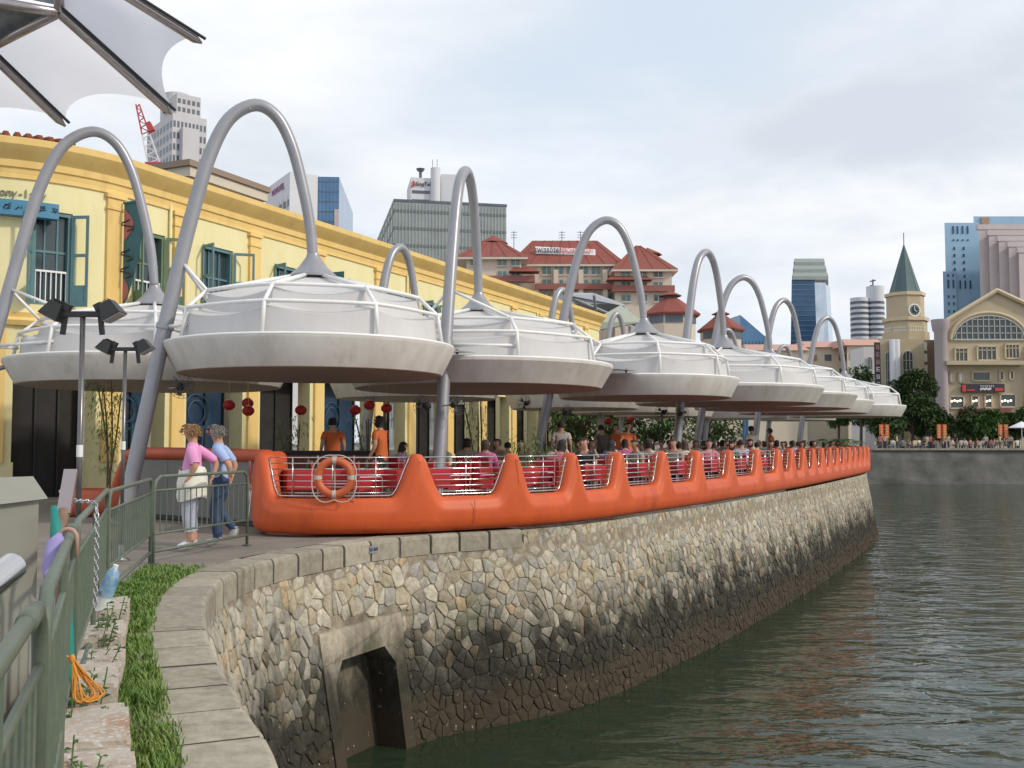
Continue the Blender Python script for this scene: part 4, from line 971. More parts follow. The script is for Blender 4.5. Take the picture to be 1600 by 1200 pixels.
# --- grey tensile awning and its green gable near the end of the yellow building
M_AWN = mat('grey_awning', (.34, .37, .43), .6, var=.08); M_GABLE = mat('green_gable', (.33, .36, .31), .8, var=.06)
aw = thing('grey_awning', PD(940, 690, 72), 'grey-blue tensile street canopy beyond the end of the yellow building', 'canopy')
mb = MB(); mb.slab([PD(868, 478, 66), PD(960, 500, 74), PD(1000, 512, 70), PD(975, 478, 70), PD(928, 461, 68), PD(880, 460, 66)], .15); mb.build('fabric', M_AWN, aw)
mb = MB(); mb.slab([PD(968, 478, 69.5), PD(1003, 505, 69.5), PD(915, 520, 66), PD(920, 505, 66)], .15); mb.build('gable', M_GABLE, aw)
for a_, b_ in (((880, 460), (1000, 511)), ((928, 461), (935, 520)), ((868, 478), (940, 510))): mb = MB(); mb.tube([PD(a_[0], a_[1], 66.5), PD(b_[0], b_[1], 70)], .10, 6); mb.build('frame_tube', M_STEEL, aw)
for px in (905, 985): mb = MB(); q = PD(px, 510, 69); mb.tube([Vector((q.x, q.y, 0)), q], .15, 8); mb.build('column', M_STEEL, aw)
# --- blue glass wedge
t = Tower(1150, 1158, 1206, 300, 8); b = thing('blue_wedge_building', t.c, 'small dark blue glass building with sloping roof left of the sixth arch', 'building')
mb = MB(); z0, z1 = ztop(492, 300), ztop(533, 300); q = [t.c, t.c+t.dr*t.wr, t.c+t.dr*t.wr+t.dl*14, t.c+t.dl*14]; mb.hexa(q+[p+Vector((0, 0, z)) for p, z in zip(q, (z0, z1, z1, z0))]); mb.build('glass_body', M_BGLASS, b)
mb = MB(); t.grid(mb, 'r', 9, 1, 2, z1, fw=.08, fh=1, off=.15); stuff(mb.build('glazing_bars', M_DGLASS, b))
# --- tapering dark tower with a mirrored side
b = thing('tapering_glass_tower', PD(1270, 690, 380), 'tapering dark blue glass tower with mirrored right side and stepped green crown', 'building')
def taper(name, m_, xl0, xl1, xr0, xr1, yb, yt, D, dep, dy0=0, dy1=0):
    mb = MB(); z0, z1 = ztop(yb, D), ztop(yt, D); mb.hexa([(px_at(xl0, D), D+dy0, z0), (px_at(xr0, D), D+dy1, z0), (px_at(xr0, D+dep), D+dep, z0), (px_at(xl0, D+dep), D+dep, z0), (px_at(xl1, D), D+dy0, z1), (px_at(xr1, D), D+dy1, z1), (px_at(xr1, D+dep), D+dep, z1), (px_at(xl1, D+dep), D+dep, z1)]); return mb.build(name, m_, b)
taper('dark_face', M_DGLASS, 1233, 1241, 1282, 1277, 690, 437, 380, 20); taper('mirror_face', M_MIRROR, 1282, 1277, 1310, 1301, 690, 437, 380, 20, 0, 5)
for k_ in range(6): taper('crown_tier', M_GGLASS if k_ % 2 == 0 else mat('crown_slab', (.42, .48, .45), .5), 1241+k_*.7+(k_ % 2 == 0)*1.5, 1242+k_*.7+(k_ % 2 == 0)*1.5, 1300-k_*1.3-(k_ % 2 == 0)*1.5, 1299-k_*1.3-(k_ % 2 == 0)*1.5, 437-k_*5.5, 431.5-k_*5.5, 379, 20)
mb = MB()
for k_ in range(26):
    yy = 445+k_*8; z = ztop(yy, 380); f = (690-yy)/253; mb.beam(Vector((px_at(1233+8*f, 380), 379.9, z)), Vector((px_at(1282-5*f, 380), 379.9, z)), .25)
stuff(mb.build('floor_lines', M_BGLASS, b))
# --- banded white round tower
b = thing('banded_round_tower', PD(1360, 690, 330), 'white round tower banded with dark window strips left of the clock spire', 'building')
for nm, px, rp, yt in (('left_drum', 1347, 14, 466), ('right_drum', 1372, 13.5, 448)):
    q = PD(px, 690, 330); r_ = rp*330/1600; zt = ztop(yt, 330); mb = MB(); mb.lathe([(r_, 0), (r_, zt), (0, zt)], (q.x, q.y, 0), 28); dr = mb.build(nm, M_WHITEB, b, smooth=True, sharp=40)
    mb = MB()
    for k_ in range(16):
        z = ztop(474+k_*8.4, 330); mb.lathe([(r_+.06, z-.42), (r_+.06, z+.42)], (q.x, q.y, 0), 28)
    stuff(mb.build('window_strips', M_TWIN, dr))
q = PD(1364, 447, 331); mb = MB(); mb.tube([q-Vector((0, 0, 3)), q+Vector((0, 0, 2.2))], .25, 6); mb.beam(q+Vector((-.9, 0, 1.5)), q+Vector((.9, 0, 1.9)), .4); mb.beam(q+Vector((-.9, 0, .2)), q+Vector((.9, 0, -.1)), .4); mb.build('aerial', M_TWIN, b)
# --- long low apartments
t = Tower(1000, 1165, 1385, 205, 6); b = thing('low_apartment_block', t.c, 'long low cream apartment block with pink roof behind the far umbrellas', 'building')
for i, (a_, c_, yt, D) in enumerate(((1170, 1262, 548, 196), (1262, 1330, 543, 200), (1326, 1384, 540, 192))):
    x0, x1 = px_at(a_, D), px_at(c_, D); z = ztop(yt, D); mb = MB(); rbox(mb, x0, x1, D, 12, 0, z); w_ = mb.build('block', M_CREAM, b)
    mb = MB(); mb.hexa([(x0-.5, D-.8, z), (x1+.5, D-.8, z), (x1+.5, D+13, z), (x0-.5, D+13, z), (x0, D+3, z+1.5), (x1, D+3, z+1.5), (x1, D+9, z+1.5), (x0, D+9, z+1.5)]); mb.build('roof', mat('pink_roof', (.52, .31, .25), .85, var=.08), w_)
    nn = int((x1-x0)/2.3)
    for k_ in range(nn):
        for r_ in range(4):
            mb = MB(); xx = x0+(k_+.5)*(x1-x0)/nn; mb.box((xx, D-.02, z-2-r_*2.7), (1.3, .25, 1.2)); mb.build('window', M_TWIN if (k_*3+r_) % 4 else mat('warm_window', (.35, .20, .08), .5), w_)
# --- clock tower building
CD = 135
b = thing('clock_tower_building', PD(1425, 690, CD), 'beige octagonal clock tower with slim green copper spire and arched windows', 'building')
M_BEI = mat('beige_stone', (.50, .42, .29), .85, col2=(.43, .36, .25), vscale=.6); M_BEIS = mat('beige_trim', (.56, .46, .31), .8, var=.06); M_COPPER = mat('green_copper', (.055, .105, .12), .6, col2=(.09, .15, .15), vscale=1, streak=.05)
tcx = Vector((px_at(1419, CD+4), CD+4, 0)); M8 = Matrix.Rotation(R(22.5+8), 3, 'Z'); pr_ = CD/1600
def octa(name, r0, y0, y1, m_, r1=None, yo=CD+4): mb = MB(); r1 = r1 or r0; mb.lathe([(r0*pr_, ztop(y0, yo)), (r1*pr_, ztop(y1, yo)), (0, ztop(y1, yo))], tcx, 8, M8); return mb.build(name, m_, b)
octa('base_drum', 36, 700, 520, M_BEI); octa('lower_drum', 33, 535, 503, M_BEI); octa('cornice', 36, 503.5, 498, M_BEIS); octa('clock_stage', 29, 498, 464, M_BEI); octa('upper_cornice', 31.5, 464.2, 459, M_BEIS)
mb = MB(); z0, z1 = ztop(459, CD+4), ztop(382, CD+4); mb.lathe([(24*pr_, z0), (0.05, z1)], tcx, 8, M8); sp_ = mb.build('spire', M_COPPER, b)
for k_ in range(8):
    a = R(22.5+8+45*k_); mb = MB(); mb.tube([tcx+Vector((24*pr_*math.cos(a), 24*pr_*math.sin(a), z0)), tcx+Vector((0, 0, z1))], .06, 5); mb.build('spire_seam', M_COPPER, sp_)
mb = MB(); mb.tube([tcx+Vector((0, 0, z1-.3)), tcx+Vector((0, 0, z1+1.6))], .06, 5); mb.build('finial', M_TWIN, b)
an = R(-90+8); dv_ = Vector((math.cos(an), math.sin(an), 0)); cc = tcx+dv_*(29*pr_*math.cos(R(22.5))+.05)+Vector((0, 0, ztop(482, CD)))
Mc = Matrix.Rotation(an+R(90), 3, 'Z') @ Matrix.Rotation(R(90), 3, 'X')
mb = MB(); mb.lathe([(0, .04), (.70, .04), (.70, 0)], cc, 24, Mc); ck = mb.build('clock_face', mat('clock_glass', (.03, .06, .06), .2), b); mb = MB(); mb.lathe([(.70, -.05), (.70, .12), (.86, .12), (.86, -.05)], cc, 24, Mc); mb.build('clock_rim', M_SIGNW, ck)
mb = MB(); tv = Vector((-dv_.y, dv_.x, 0)); mb.beam(cc+dv_*.1, cc+dv_*.1+Vector((0, 0, .5)), .08); mb.beam(cc+dv_*.1, cc+dv_*.1+tv*.3-Vector((0, 0, .2)), .08)
for k_ in range(12):
    a = R(30*k_); mb.box(cc+dv_*.09+tv*.56*math.cos(a)+Vector((0, 0, .56*math.sin(a))), (.08, .08, .08))
mb.build('clock_hands', M_SIGNW, ck)
for k_ in range(-2, 3):       # lattice windows of the lower drum
    a = an+R(45*k_); dd = Vector((math.cos(a), math.sin(a), 0)); tt = Vector((-dd.y, dd.x, 0)); c0 = tcx+dd*(33*pr_*math.cos(R(22.5)))
    mb = MB(); 
    for i in range(5):
        for j in range(4):
            mb.box(c0+tt*(-.7+.35*i)+Vector((0, 0, ztop(527, CD+4)+.38*j)), (.1, .25, .26), a)
    mb.build('lattice_window', mat('pale_lattice', (.6, .58, .5), .7), b)
# lower nave with arched windows, dark side wing, black vertical sign
x0, x1 = px_at(1378, CD), px_at(1447, CD); zt = ztop(530, CD); mb = MB(); rbox(mb, x0, x1, CD, 6, 0, zt); nv_ = mb.build('front_hall', M_BEI, b)
x2, x3 = px_at(1447, CD), px_at(1470, CD); mb = MB(); rbox(mb, x2, x3, CD+1, 6, 0, zt+.01); mb.build('side_wing', mat('brown_wing', (.22, .17, .12), .85, var=.08), b)
for k_ in range(9): mb = MB(); mb.box(((x2*.75+x3*.25), CD+.95, zt-.9-k_*1.5), (.5, .3, 1.1)); mb.build('wing_window', M_SIGNW if k_ < 5 else M_TWIN, b)
def arch_window(o_, px, hw, ytop_, ybot, D, y, m_=M_GLASS):
    xc = px_at(px, D); w = hw*D/1600; za, zs_ = ztop(ybot, D), ztop(ytop_, D)-w; pts = [(xc-w, za), (xc+w, za)]+[(xc+w*math.cos(R(a)), zs_+w*math.sin(R(a))) for a in range(0, 181, 20)]
    mb = MB(); n_ = len(pts); mb.add([(p[0], y-.05, p[1]) for p in pts]+[(p[0], y+.2, p[1]) for p in pts], [tuple(range(n_))]+[(i, n_+i, n_+(i+1) % n_, (i+1) % n_) for i in range(n_)]); w_ = mb.build('arched_window', m_, o_)
    mb = MB(); mb.tube([Vector((p[0], y-.08, p[1])) for p in pts[1:]+pts[:1]], .10, 5)
    for k_ in (-.33, .33): mb.beam(Vector((xc+w*k_, y-.1, za)), Vector((xc+w*k_, y-.1, zs_+w*.85)), .08)
    for k_ in range(1, int((zs_-za)/1.3)+1): mb.beam(Vector((xc-w, y-.1, za+k_*1.3)), Vector((xc+w, y-.1, za+k_*1.3)), .08)
    mb.build('tracery', mat('tracery', (.40, .42, .38), .6), w_)
arch_window(nv_, 1390, 4.5, 550, 640, CD, CD); arch_window(nv_, 1421, 8.5, 548, 640, CD, CD)
for px in (1398, 1404): mb = MB(); q = px_at(px, CD-.5); mb.tube([(q, CD-.5, 0), (q, CD-.5, ztop(531, CD))], .45, 10); mb.build('column', mat('pale_column', (.55, .56, .6), .6), b, smooth=True)
vs_ = thing('vertical_shop_sign', (px_at(1374, 133), 133, 4), 'tall black vertical sign with pale characters beside the clock tower', 'sign')
mb = MB(); z0, z1 = ztop(606, 133), ztop(535, 133); mb.box((px_at(1373.5, 133), 133, (z0+z1)/2), (.72, .3, z1-z0)); mb.build('board', M_INK, vs_)
for k_ in range(6):
    z = z1-.6-k_*.97; x = px_at(1373.5, 133); mb = MB()
    for dx, dz, w, h in ((0, .22, .42, .07), (0, -.05, .42, .07), (0, -.26, .42, .07), (-.14, 0, .07, .5), (.14, .0, .07, .5))[:5-(k_ % 2)]: mb.box((x+dx, 132.83, z+dz), (w, .06, h))
    mb.build('character', mat('pale_red_sign', (.5, .22, .22), .6) if k_ < 3 else M_SIGNW, vs_)
wc = thing('white_church_gable', PD(1362, 690, 150), 'small white gabled house front with a blue arched window behind the trees', 'building')
mb = MB(); x0, x1 = px_at(1352, 150), px_at(1371, 150); zt = ztop(542, 150); mb.hexa([(x0, 150, 0), (x1, 150, 0), (x1, 156, 0), (x0, 156, 0), (x0, 150, zt), (x1, 150, zt), (x1, 156, zt), (x0, 156, zt)]); mb.build('wall', M_WHITEB, wc); arch_window(wc, 1361, 4, 558, 576, 150, 150, M_BGLASS)
# --- arched beige river-side mall
AD = 125
am = thing('arched_mall', PD(1550, 690, AD), 'beige riverside building with a gabled front and a great half-round window', 'building')
X = lambda px: px_at(px, AD)
Z = lambda py: ztop(py, AD)
mb = MB(); poly = [(X(1466), 0), (X(1680), 0), (X(1680), Z(512)), (X(1660), Z(500)), (X(1562), Z(455)), (X(1478), Z(504)), (X(1466), Z(510))]; n_ = len(poly)
mb.add([(p[0], AD, p[1]) for p in poly]+[(p[0]*(AD+20)/AD, AD+20, p[1]) for p in poly], [tuple(range(n_))]+[(i, n_+i, n_+(i+1) % n_, (i+1) % n_) for i in range(n_)]); wl_ = mb.build('front_wall', M_BEI, am)
mb = MB(); mb.tube([(X(1476), AD-.3, Z(505)), (X(1562), AD-.3, Z(454)), (X(1664), AD-.3, Z(501))], .3, 6); mb.build('gable_coping', M_BEIS, wl_)
mb = MB(); mb.slab([(X(1563), AD+.3, Z(453)), (X(1720), AD+.3, Z(530)), (X(1720)*1.16, AD+20, Z(530)), (X(1563)*1.16, AD+20, Z(453))], -.3); mb.build('tiled_roof', mat('salmon_tiles', (.50, .20, .15), .8, var=.1, vscale=1), am)
for k_ in range(16): mb = MB(); y = AD+.6+k_*1.2; mb.tube([(X(1564)*y/AD, y, Z(452.5)), (X(1720)*y/AD, y, Z(529))], .14, 5); mb.build('roof_ridge', mat('salmon_tiles', (.5, .2, .15)), am)
cx_, zc_, rx = X(1549), Z(531), 56*AD/1600; rz_ = ztop(493, AD)-zc_
pts = [(cx_+rx*math.cos(R(a)), zc_+rz_*math.sin(R(a))) for a in range(0, 181, 10)]
mb = MB(); n_ = len(pts); mb.add([(p[0], AD-.06, p[1]) for p in pts], [tuple(range(n_))]); lw = mb.build('half_round_window', M_GLASS, am)
mb = MB(); mb.tube([(p[0], AD-.12, p[1]) for p in pts]+[(pts[0][0], AD-.12, pts[0][1])], .12, 5)
for k_ in range(-6, 7):
    x = cx_+rx*k_/6.5; h = rz_*math.sqrt(max(0, 1-(k_/6.5)**2)); mb.beam((x, AD-.12, zc_), (x, AD-.12, zc_+h), .09)
for k_ in (1, 2, 3): 
    w = rx*math.sqrt(1-(k_/3.6)**2); mb.beam((cx_-w, AD-.12, zc_+rz_*k_/3.6), (cx_+w, AD-.12, zc_+rz_*k_/3.6), .09)
mb.build('glazing_bars', mat('pale_bars', (.46, .46, .42), .6), lw)
mb = MB(); mb.tube([(cx_+(rx+.35)*math.cos(R(a)), AD-.1, zc_+(rz_+.35)*math.sin(R(a))) for a in range(0, 181, 10)], .22, 6); mb.build('arch_moulding', M_BEIS, am)
def mwin(pxl, pxr, yt, yb, nx=1, m_=M_GLASS, nm='window'):
    x0, x1, z0, z1 = X(pxl), X(pxr), Z(yb), Z(yt); mb = MB(); mb.box(((x0+x1)/2, AD, (z0+z1)/2), (x1-x0, .16, z1-z0)); w_ = mb.build(nm, m_, am)
    mb = MB(); f = .09
    for a_, c_ in (((x0, z0), (x1, z0)), ((x0, z1), (x1, z1)), ((x0, z0), (x0, z1)), ((x1, z0), (x1, z1))): mb.beam((a_[0], AD-.12, a_[1]), (c_[0], AD-.12, c_[1]), f*2)
    for k_ in range(1, nx): mb.beam((x0+(x1-x0)*k_/nx, AD-.12, z0), (x0+(x1-x0)*k_/nx, AD-.12, z1), f)
    if nx > 1: mb.beam((x0, AD-.12, z0+(z1-z0)*.72), (x1, AD-.12, z0+(z1-z0)*.72), f)
    mb.build('frame', M_BEIS, w_); return w_
mwin(1495, 1515, 544, 566, 3); mwin(1530, 1560, 541, 563, 4); mwin(1574, 1596, 538, 560, 4); mwin(1609, 1640, 538, 560, 4)
mwin(1486, 1492, 583, 597, 1, M_SIGNW); mwin(1500, 1507, 583, 597, 1, M_SIGNW); mwin(1521, 1549, 581, 595); mwin(1564, 1570, 580, 594); mwin(1580, 1586, 579, 593)
for a_, c_, yt, yb in ((1485, 1507, 619, 638), (1519, 1530, 618, 637), (1540, 1551, 617, 637), (1564, 1588, 616, 636), (1602, 1630, 616, 636)):
    w_ = mwin(a_, c_, yt, yb)
    for k_ in range(2 if c_-a_ < 15 else 4): mb = MB(); mb.ball((X(a_+3+k_*4.5), AD-.12, Z(627-(k_ % 2))), .13, 6, 4); mb.build('lamp', mat('window_lamp', (.9, .8, .6), .5, emit=((1, .85, .55), 3.0)), w_)
mb = MB(); mb.lathe([(.75, 0), (.75, Z(520)), (.95, Z(516)), (1.1, Z(500)), (0, Z(500))], (X(1472), AD-.3, 0), 14); mb.build('corner_column', mat('mauve_column', (.42, .36, .37), .7), am, smooth=True, sharp=40)
mb = MB(); mb.box((X(1536), AD-.7, Z(568)), (X(1597)-X(1475), 1.4, .5)); mb.build('terrace_ledge', M_BEI, am); mb = MB(); mb.box((X(1632), AD-.5, Z(600)), (1.0+X(1634)-X(1600), .9, 9)); mb.build('red_panel', mat('dull_red', (.22, .06, .06), .7), am)
mb = MB(); mb.box((X(1535), AD-1.0, Z(644)), (X(1570)-X(1500), 2, .8)); mb.build('red_awning', mat('dull_red', (.22, .06, .06), .7), am)
st_ = thing('red_black_shop_sign', (X(1536), AD-.4, Z(607)), 'wide black sign with red ends and pale lettering on the beige riverside building', 'sign')
mb = MB(); mb.box((X(1536), AD-.35, Z(606.5)), (X(1569)-X(1503), .3, Z(600)-Z(613))); mb.build('board', M_INK, st_)
mb = MB(); mb.box((X(1505.5), AD-.53, Z(607)), (.45, .06, .8)); mb.box((X(1516), AD-.53, Z(610)), (.9, .06, .18)); mb.box((X(1560), AD-.53, Z(609)), (1.0, .06, .4)); mb.build('red_marks', M_SIGNR, st_)
mb = MB()
for k_ in range(9): mb.box((X(1531+k_*2.0), AD-.53, Z(608.5-(k_ % 3)*.5)), (.11, .06, .28))
for k_ in range(7): mb.box((X(1532+k_*3.2), AD-.53, Z(603.5)), (.08, .06, .2))
mb.build('pale_marks', M_SIGNW, st_)
# --- blue tower and pink-grey tower at the right edge
M_SKYB = mat('sky_blue_cladding', (.26, .42, .57), .35, col2=(.31, .47, .61), vscale=.15)  # cladding blue paled, with distance haze put into the colour
b = thing('blue_clad_tower', PD(1510, 690, 260), 'light blue clad tower with tiny dark slit windows at the right', 'building')
def blk(name, m_, pxl, pxr, yt, D, dep, o_): mb = MB(); x0, x1 = px_at(pxl, D), px_at(pxr, D); z = ztop(yt, D); rbox(mb, x0, x1, D, dep, 0, z); return mb.build(name, m_, o_)
blk('shaft', M_SKYB, 1484, 1538, 348, 260, 18, b); blk('lower_shaft', M_SKYB, 1479.5, 1500, 424, 258.5, 14, b); blk('top_block', M_SKYB, 1530, 1640, 338, 266, 18, b)
mb = MB()
for px, yy, h in [(x, 358, 12) for x in (1502, 1509, 1517, 1525)]+[(x, 374, 2.5) for x in (1502, 1509, 1517, 1525)]+[(x, y, 4.5) for x in (1503, 1518) for y in (387, 398, 409, 420, 431)]+[(x, y, 4) for x in (1488, 1496) for y in (431, 464, 475, 487)]+[(x, 444, 13) for x in (1488, 1496, 1503, 1511, 1519, 1527)]: mb.box((px_at(px, 258.3), 258.4 if px < 1500 and yy > 424 else 259.95, ztop(yy, 259)), (.35, .3, h*259/1600))
stuff(mb.build('slit_windows', M_DGLASS, b))
mb = MB(); q = px_at(1548, 265.8); z = ztop(346, 266); mb.hexa([(q-.9, 265.6, z-1.4), (q+.9, 265.6, z-1.4), (q+.9, 266, z-1.4), (q-.9, 266, z-1.4), (q-1.1, 265.6, z+1), (q+1.1, 265.6, z+1), (q+1.1, 266, z+1), (q-1.1, 266, z+1)]); mb.build('shield_emblem', mat('emblem_brown', (.36, .22, .14), .6), b)
b = thing('pink_grey_tower', PD(1570, 690, 240), 'pinkish grey tower with stepped fluted columns at the right edge', 'building'); M_PG = mat('pink_grey', (.52, .46, .46), .8, var=.05, vscale=.3)
for k_ in range(5): blk('fluted_shaft', M_PG, 1538+k_*15.5, 1660, 356+k_*9, 240-k_*2.2, 16, b)
for k_ in range(5):
    D = 240-k_*2.2; mb = MB(); x0 = px_at(1536+k_*15.5, D); z = ztop(356+k_*9, D); mb.box((x0+9.3, D+.4, z+.2), (18.6, 1.2, 1.2)); mb.build('cap_moulding', M_PG, b)
# ================================================================ overhead canopy at the upper left
M_FILM = mat('canopy_film', (.62, .62, .66), .4, var=.06, vscale=.8)
_ft = M_FILM.node_tree; _tl = _ft.nodes.new('ShaderNodeBsdfTranslucent'); _tl.inputs[0].default_value = (.88, .88, .93, 1); _mx = _ft.nodes.new('ShaderNodeMixShader'); _mx.inputs[0].default_value = .62
_ft.links.new(_ft.nodes['Principled BSDF'].outputs[0], _mx.inputs[1]); _ft.links.new(_tl.outputs[0], _mx.inputs[2]); _ft.links.new(_mx.outputs[0], _ft.nodes['Material Output'].inputs[0]); M_MESH = mat('dark_mesh', (.10, .13, .15), .5, col2=(.25, .29, .30), vscale=4)
M_BEAM = mat('polished_steel', (.40, .36, .36), .28, .8, var=.1)
oc = thing('street_canopy', (-12.5, 25.5, 0), 'translucent street canopy with polished steel beams overhanging the upper left corner', 'canopy')
tips_ = [((315, 67), 22.0), ((268, 178), 23.0), ((102, 197), 24.0), ((-70, 222), 25)]
inn = [((150, -36), 20.0), ((92, 20), 20.6), ((-60, 42), 21.5), ((-250, 60), 22.5)]
T3 = [PD(p[0], p[1], D) for p, D in tips_]; I3 = [PD(p[0], p[1], D) for p, D in inn]
for a, b_ in zip(I3, T3):
    mb = MB(); mb.tube([a, a.lerp(b_, .93), b_], [.10, .10, .03], 12); mb.build('beam', M_BEAM, oc, smooth=True, sharp=50)
    mb = MB(); off = (b_-a).normalized().cross(Vector((0, 0, 1))).normalized()*.13+Vector((0, 0, .06)); mb.tube([a+off, b_+off], .035, 6); mb.build('edge_channel', M_BLACK, oc)
for i in range(3):
    mb = MB(); rws = []
    for k_ in range(13):
        t = k_/12; rr_ = []
        bow = .21*(1-(2*t-1)**2)**.8 if 0 < t < 1 else 0
        for q in range(7):
            f = q/6*(1-bow); a = I3[i].lerp(T3[i], f); c_ = I3[i+1].lerp(T3[i+1], f); p = a.lerp(c_, t); p.z += .15+.25*math.sin(math.pi*t)*math.sin(math.pi*q/6); rr_.append(p)
        rws.append(rr_)
    mb.grid(rws); mb.build('film_panel', M_FILM, oc, smooth=True)
nd = I3[1]
for p, D in (((-40, -2), 20.3), ((-30, 82), 22.0), ((96, -60), 20.4)):
    mb = MB(); mb.tube([nd, PD(p[0], p[1], D)], .10, 10); mb.build('beam', M_BEAM, oc, smooth=True)
mb = MB(); mb.slab([nd+Vector((-.1, .1, .12)), PD(-40, -2, 20.4)+Vector((0, 0, .1)), PD(-30, 82, 22.1)+Vector((0, 0, .1))], .04); mb.build('mesh_panel', M_MESH, oc)
mb = MB(); mb.slab([nd+Vector((-.1, .1, .22)), PD(96, -60, 20.5)+Vector((0, 0, .1)), PD(-40, -40, 20.5)+Vector((0, 0, .2)), PD(-40, -4, 20.4)+Vector((0, 0, .2))], .04); mb.build('mesh_panel', M_MESH, oc)
mb = MB(); cb_ = PD(-420, 150, 25); mb.tube([Vector((cb_.x, cb_.y, 0)), cb_], .3, 12); mb.tube([cb_, I3[3]], .16, 8); mb.tube([cb_, I3[2]], .16, 8); mb.build('column', M_BEAM, oc, smooth=True)

# ================================================================ green barrier railings
M_GRN = mat('green_paint_rail', (.085, .115, .085), .45, col2=(.125, .15, .11), vscale=9, bump=.1, bscale=50)
RAIL = [(-.62, 1.0), (-1.2, 2.65), (-2.12, 5.0), (-3.42, 8.7), (-4.15, 11.85), (-3.6, 14.1)]
labs = ['green railing panel nearest the camera at the bottom left', 'green railing panel beside the grey cabinet', 'green railing panel with the chain and hung umbrellas', 'green railing panel beside the grass and floodlight post', 'green railing panel the couple leans on']
for i, (a, b_) in enumerate(zip(RAIL, RAIL[1:])):
    A_, B_ = Vector((a[0], a[1], 0)), Vector((b_[0], b_[1], 0)); d = (B_-A_).normalized(); L_ = (B_-A_).length; A_ += d*.05; L_ -= .1; up = Vector((0, 0, 1)); top = 1.0 if i != 3 else .98
    rl = thing('barrier_railing', A_, labs[i], 'railing', 'green railings along the quay')
    fr = spline([A_+up*-.02, A_+up*(top-.14)], 2)+spline([A_+d*.03+up*(top-.05), A_+d*.12+up*top], 2)+[A_+d*L_*.5+up*top]+spline([A_+d*(L_-.12)+up*top, A_+d*(L_-.03)+up*(top-.05)], 2)+[A_+d*L_+up*(top-.14), A_+d*L_+up*-.02]
    mb = MB(); mb.tube(fr, .020, 10); mb.build('frame', M_GRN, rl, smooth=True)
    for z, r_ in ((top-.16, .013), (.34, .013), (.14, .019)): mb = MB(); mb.tube([A_+up*z, A_+d*L_+up*z], r_, 8); mb.build('cross_rail', M_GRN, rl, smooth=True)
    nb = int(L_/.125)
    for k_ in range(1, nb): mb = MB(); p = A_+d*(L_*k_/nb); mb.tube([p+up*.34, p+up*(top-.16)], .0075, 6); mb.build('bar', M_GRN, rl)
    for q in (0, L_): mb = MB(); p = A_+d*q; mb.box((p.x, p.y, .0), (.1, .1, .02), math.atan2(d.y, d.x)); mb.build('foot_plate', M_GRN, rl)
    if i < 3:
        mb = MB(); p = A_+d*(L_*.5); mb.tube([p+up*(-.02), p+up*top], .018, 8); mb.build('middle_post', M_GRN, rl)
        mb = MB(); p = A_+d*(L_-.25)+up*top; mb.tube([p-d*.09, p+d*.09], .025, 10); mb.build('pipe_sleeve', M_GRN, rl, smooth=True)
def rail_pt(y):
    for a, b_ in zip(RAIL, RAIL[1:]):
        if a[1] <= y <= b_[1]: t = (y-a[1])/(b_[1]-a[1]); return Vector((a[0]+(b_[0]-a[0])*t, y, 1.0))
# ---------------- grey utility cabinet
M_CAB = mat('cabinet_grey', (.29, .29, .25), .5, col2=(.25, .25, .215), vscale=2, bump=.03)
cab = thing('utility_cabinet', (-2.9, 5.1, 0), 'grey-green metal utility cabinet with sloping lid behind the railing', 'cabinet')
mb = MB(); x0, x1, y0, y1 = -4.1, -2.5, 4.75, 5.5; mb.box(((x0+x1)/2, (y0+y1)/2, .56), (x1-x0-.04, y1-y0-.04, 1.1)); mb.build('body', M_CAB, cab)
mb = MB(); mb.hexa([(x0, y0-.03, 1.1), (x1+.02, y0-.03, 1.1), (x1+.02, y1, 1.1), (x0, y1, 1.1), (x0, y0+.1, 1.17), (x1-.04, y0+.03, 1.22), (x1-.04, y1-.05, 1.22), (x0, y1-.05, 1.17)]); mb.build('lid', M_CAB, cab)
mb = MB(); mb.box((x0+.62, y0+.0, .62), (1.0, .05, .62)); dr = mb.build('door', M_CAB, cab); mb = MB(); mb.box((x0+1.05, y0-.04, .62), (.03, .04, .12)); mb.build('handle', M_CHROME, dr)
# chrome handrail end in the near corner
hr = thing('chrome_handrail', (-1.75, 2.6, 0), 'thick polished handrail end poking in at the lower left edge', 'handrail')
mb = MB(); p0, p1 = PD(-160, 1030, 2.4), PD(20, 885, 2.9); mb.tube([p0, p1], .04, 14); mb.build('tube', M_CHROME, hr, smooth=True, sharp=50)
mb = MB(); mb.tube([p1-Vector((.06, .05, .03)), Vector((p1.x-.08, p1.y-.05, -.02))], .02, 10); mb.build('post', M_CHROME, hr, smooth=True)
# ---------------- things hung on the railing
def folded_umbrella(p, q, m_, label, hook=True):
    p, q = Vector(p), Vector(q); o = thing('folded_umbrella', p, label, 'umbrella'); d = (q-p); 
    mb = MB(); mb.tube([p, p.lerp(q, .08), p.lerp(q, .3), p.lerp(q, .75), q], [.006, .016, .03, .04, .012], 10); mb.build('folded_cloth', m_, o, smooth=True)
    if hook:
        mb = MB(); h = [q, q+Vector((.0, 0, .05))]+[q+Vector((.045-.045*math.cos(R(a)), 0, .06+.055*math.sin(R(a)))) for a in range(20, 200, 20)]; mb.tube(h, .011, 8); mb.build('hooked_handle', mat('cane_wood', (.30, .17, .09), .5), o, smooth=True)
    return o
M_TEALU = mat('teal_cloth', (.01, .22, .19), .6, var=.1); M_LILU = mat('lilac_cloth', (.28, .23, .48), .6, var=.1)
q = rail_pt(4.6); folded_umbrella((q.x+.02, 4.6, .30), PD(84, 790, 4.62), M_TEALU, 'folded teal umbrella standing against the grey cabinet', False)
q = rail_pt(4.0); folded_umbrella(PD(72, 905, 3.95), PD(93, 835, 4.1), M_LILU, 'folded lilac umbrella tucked behind the railing', False)
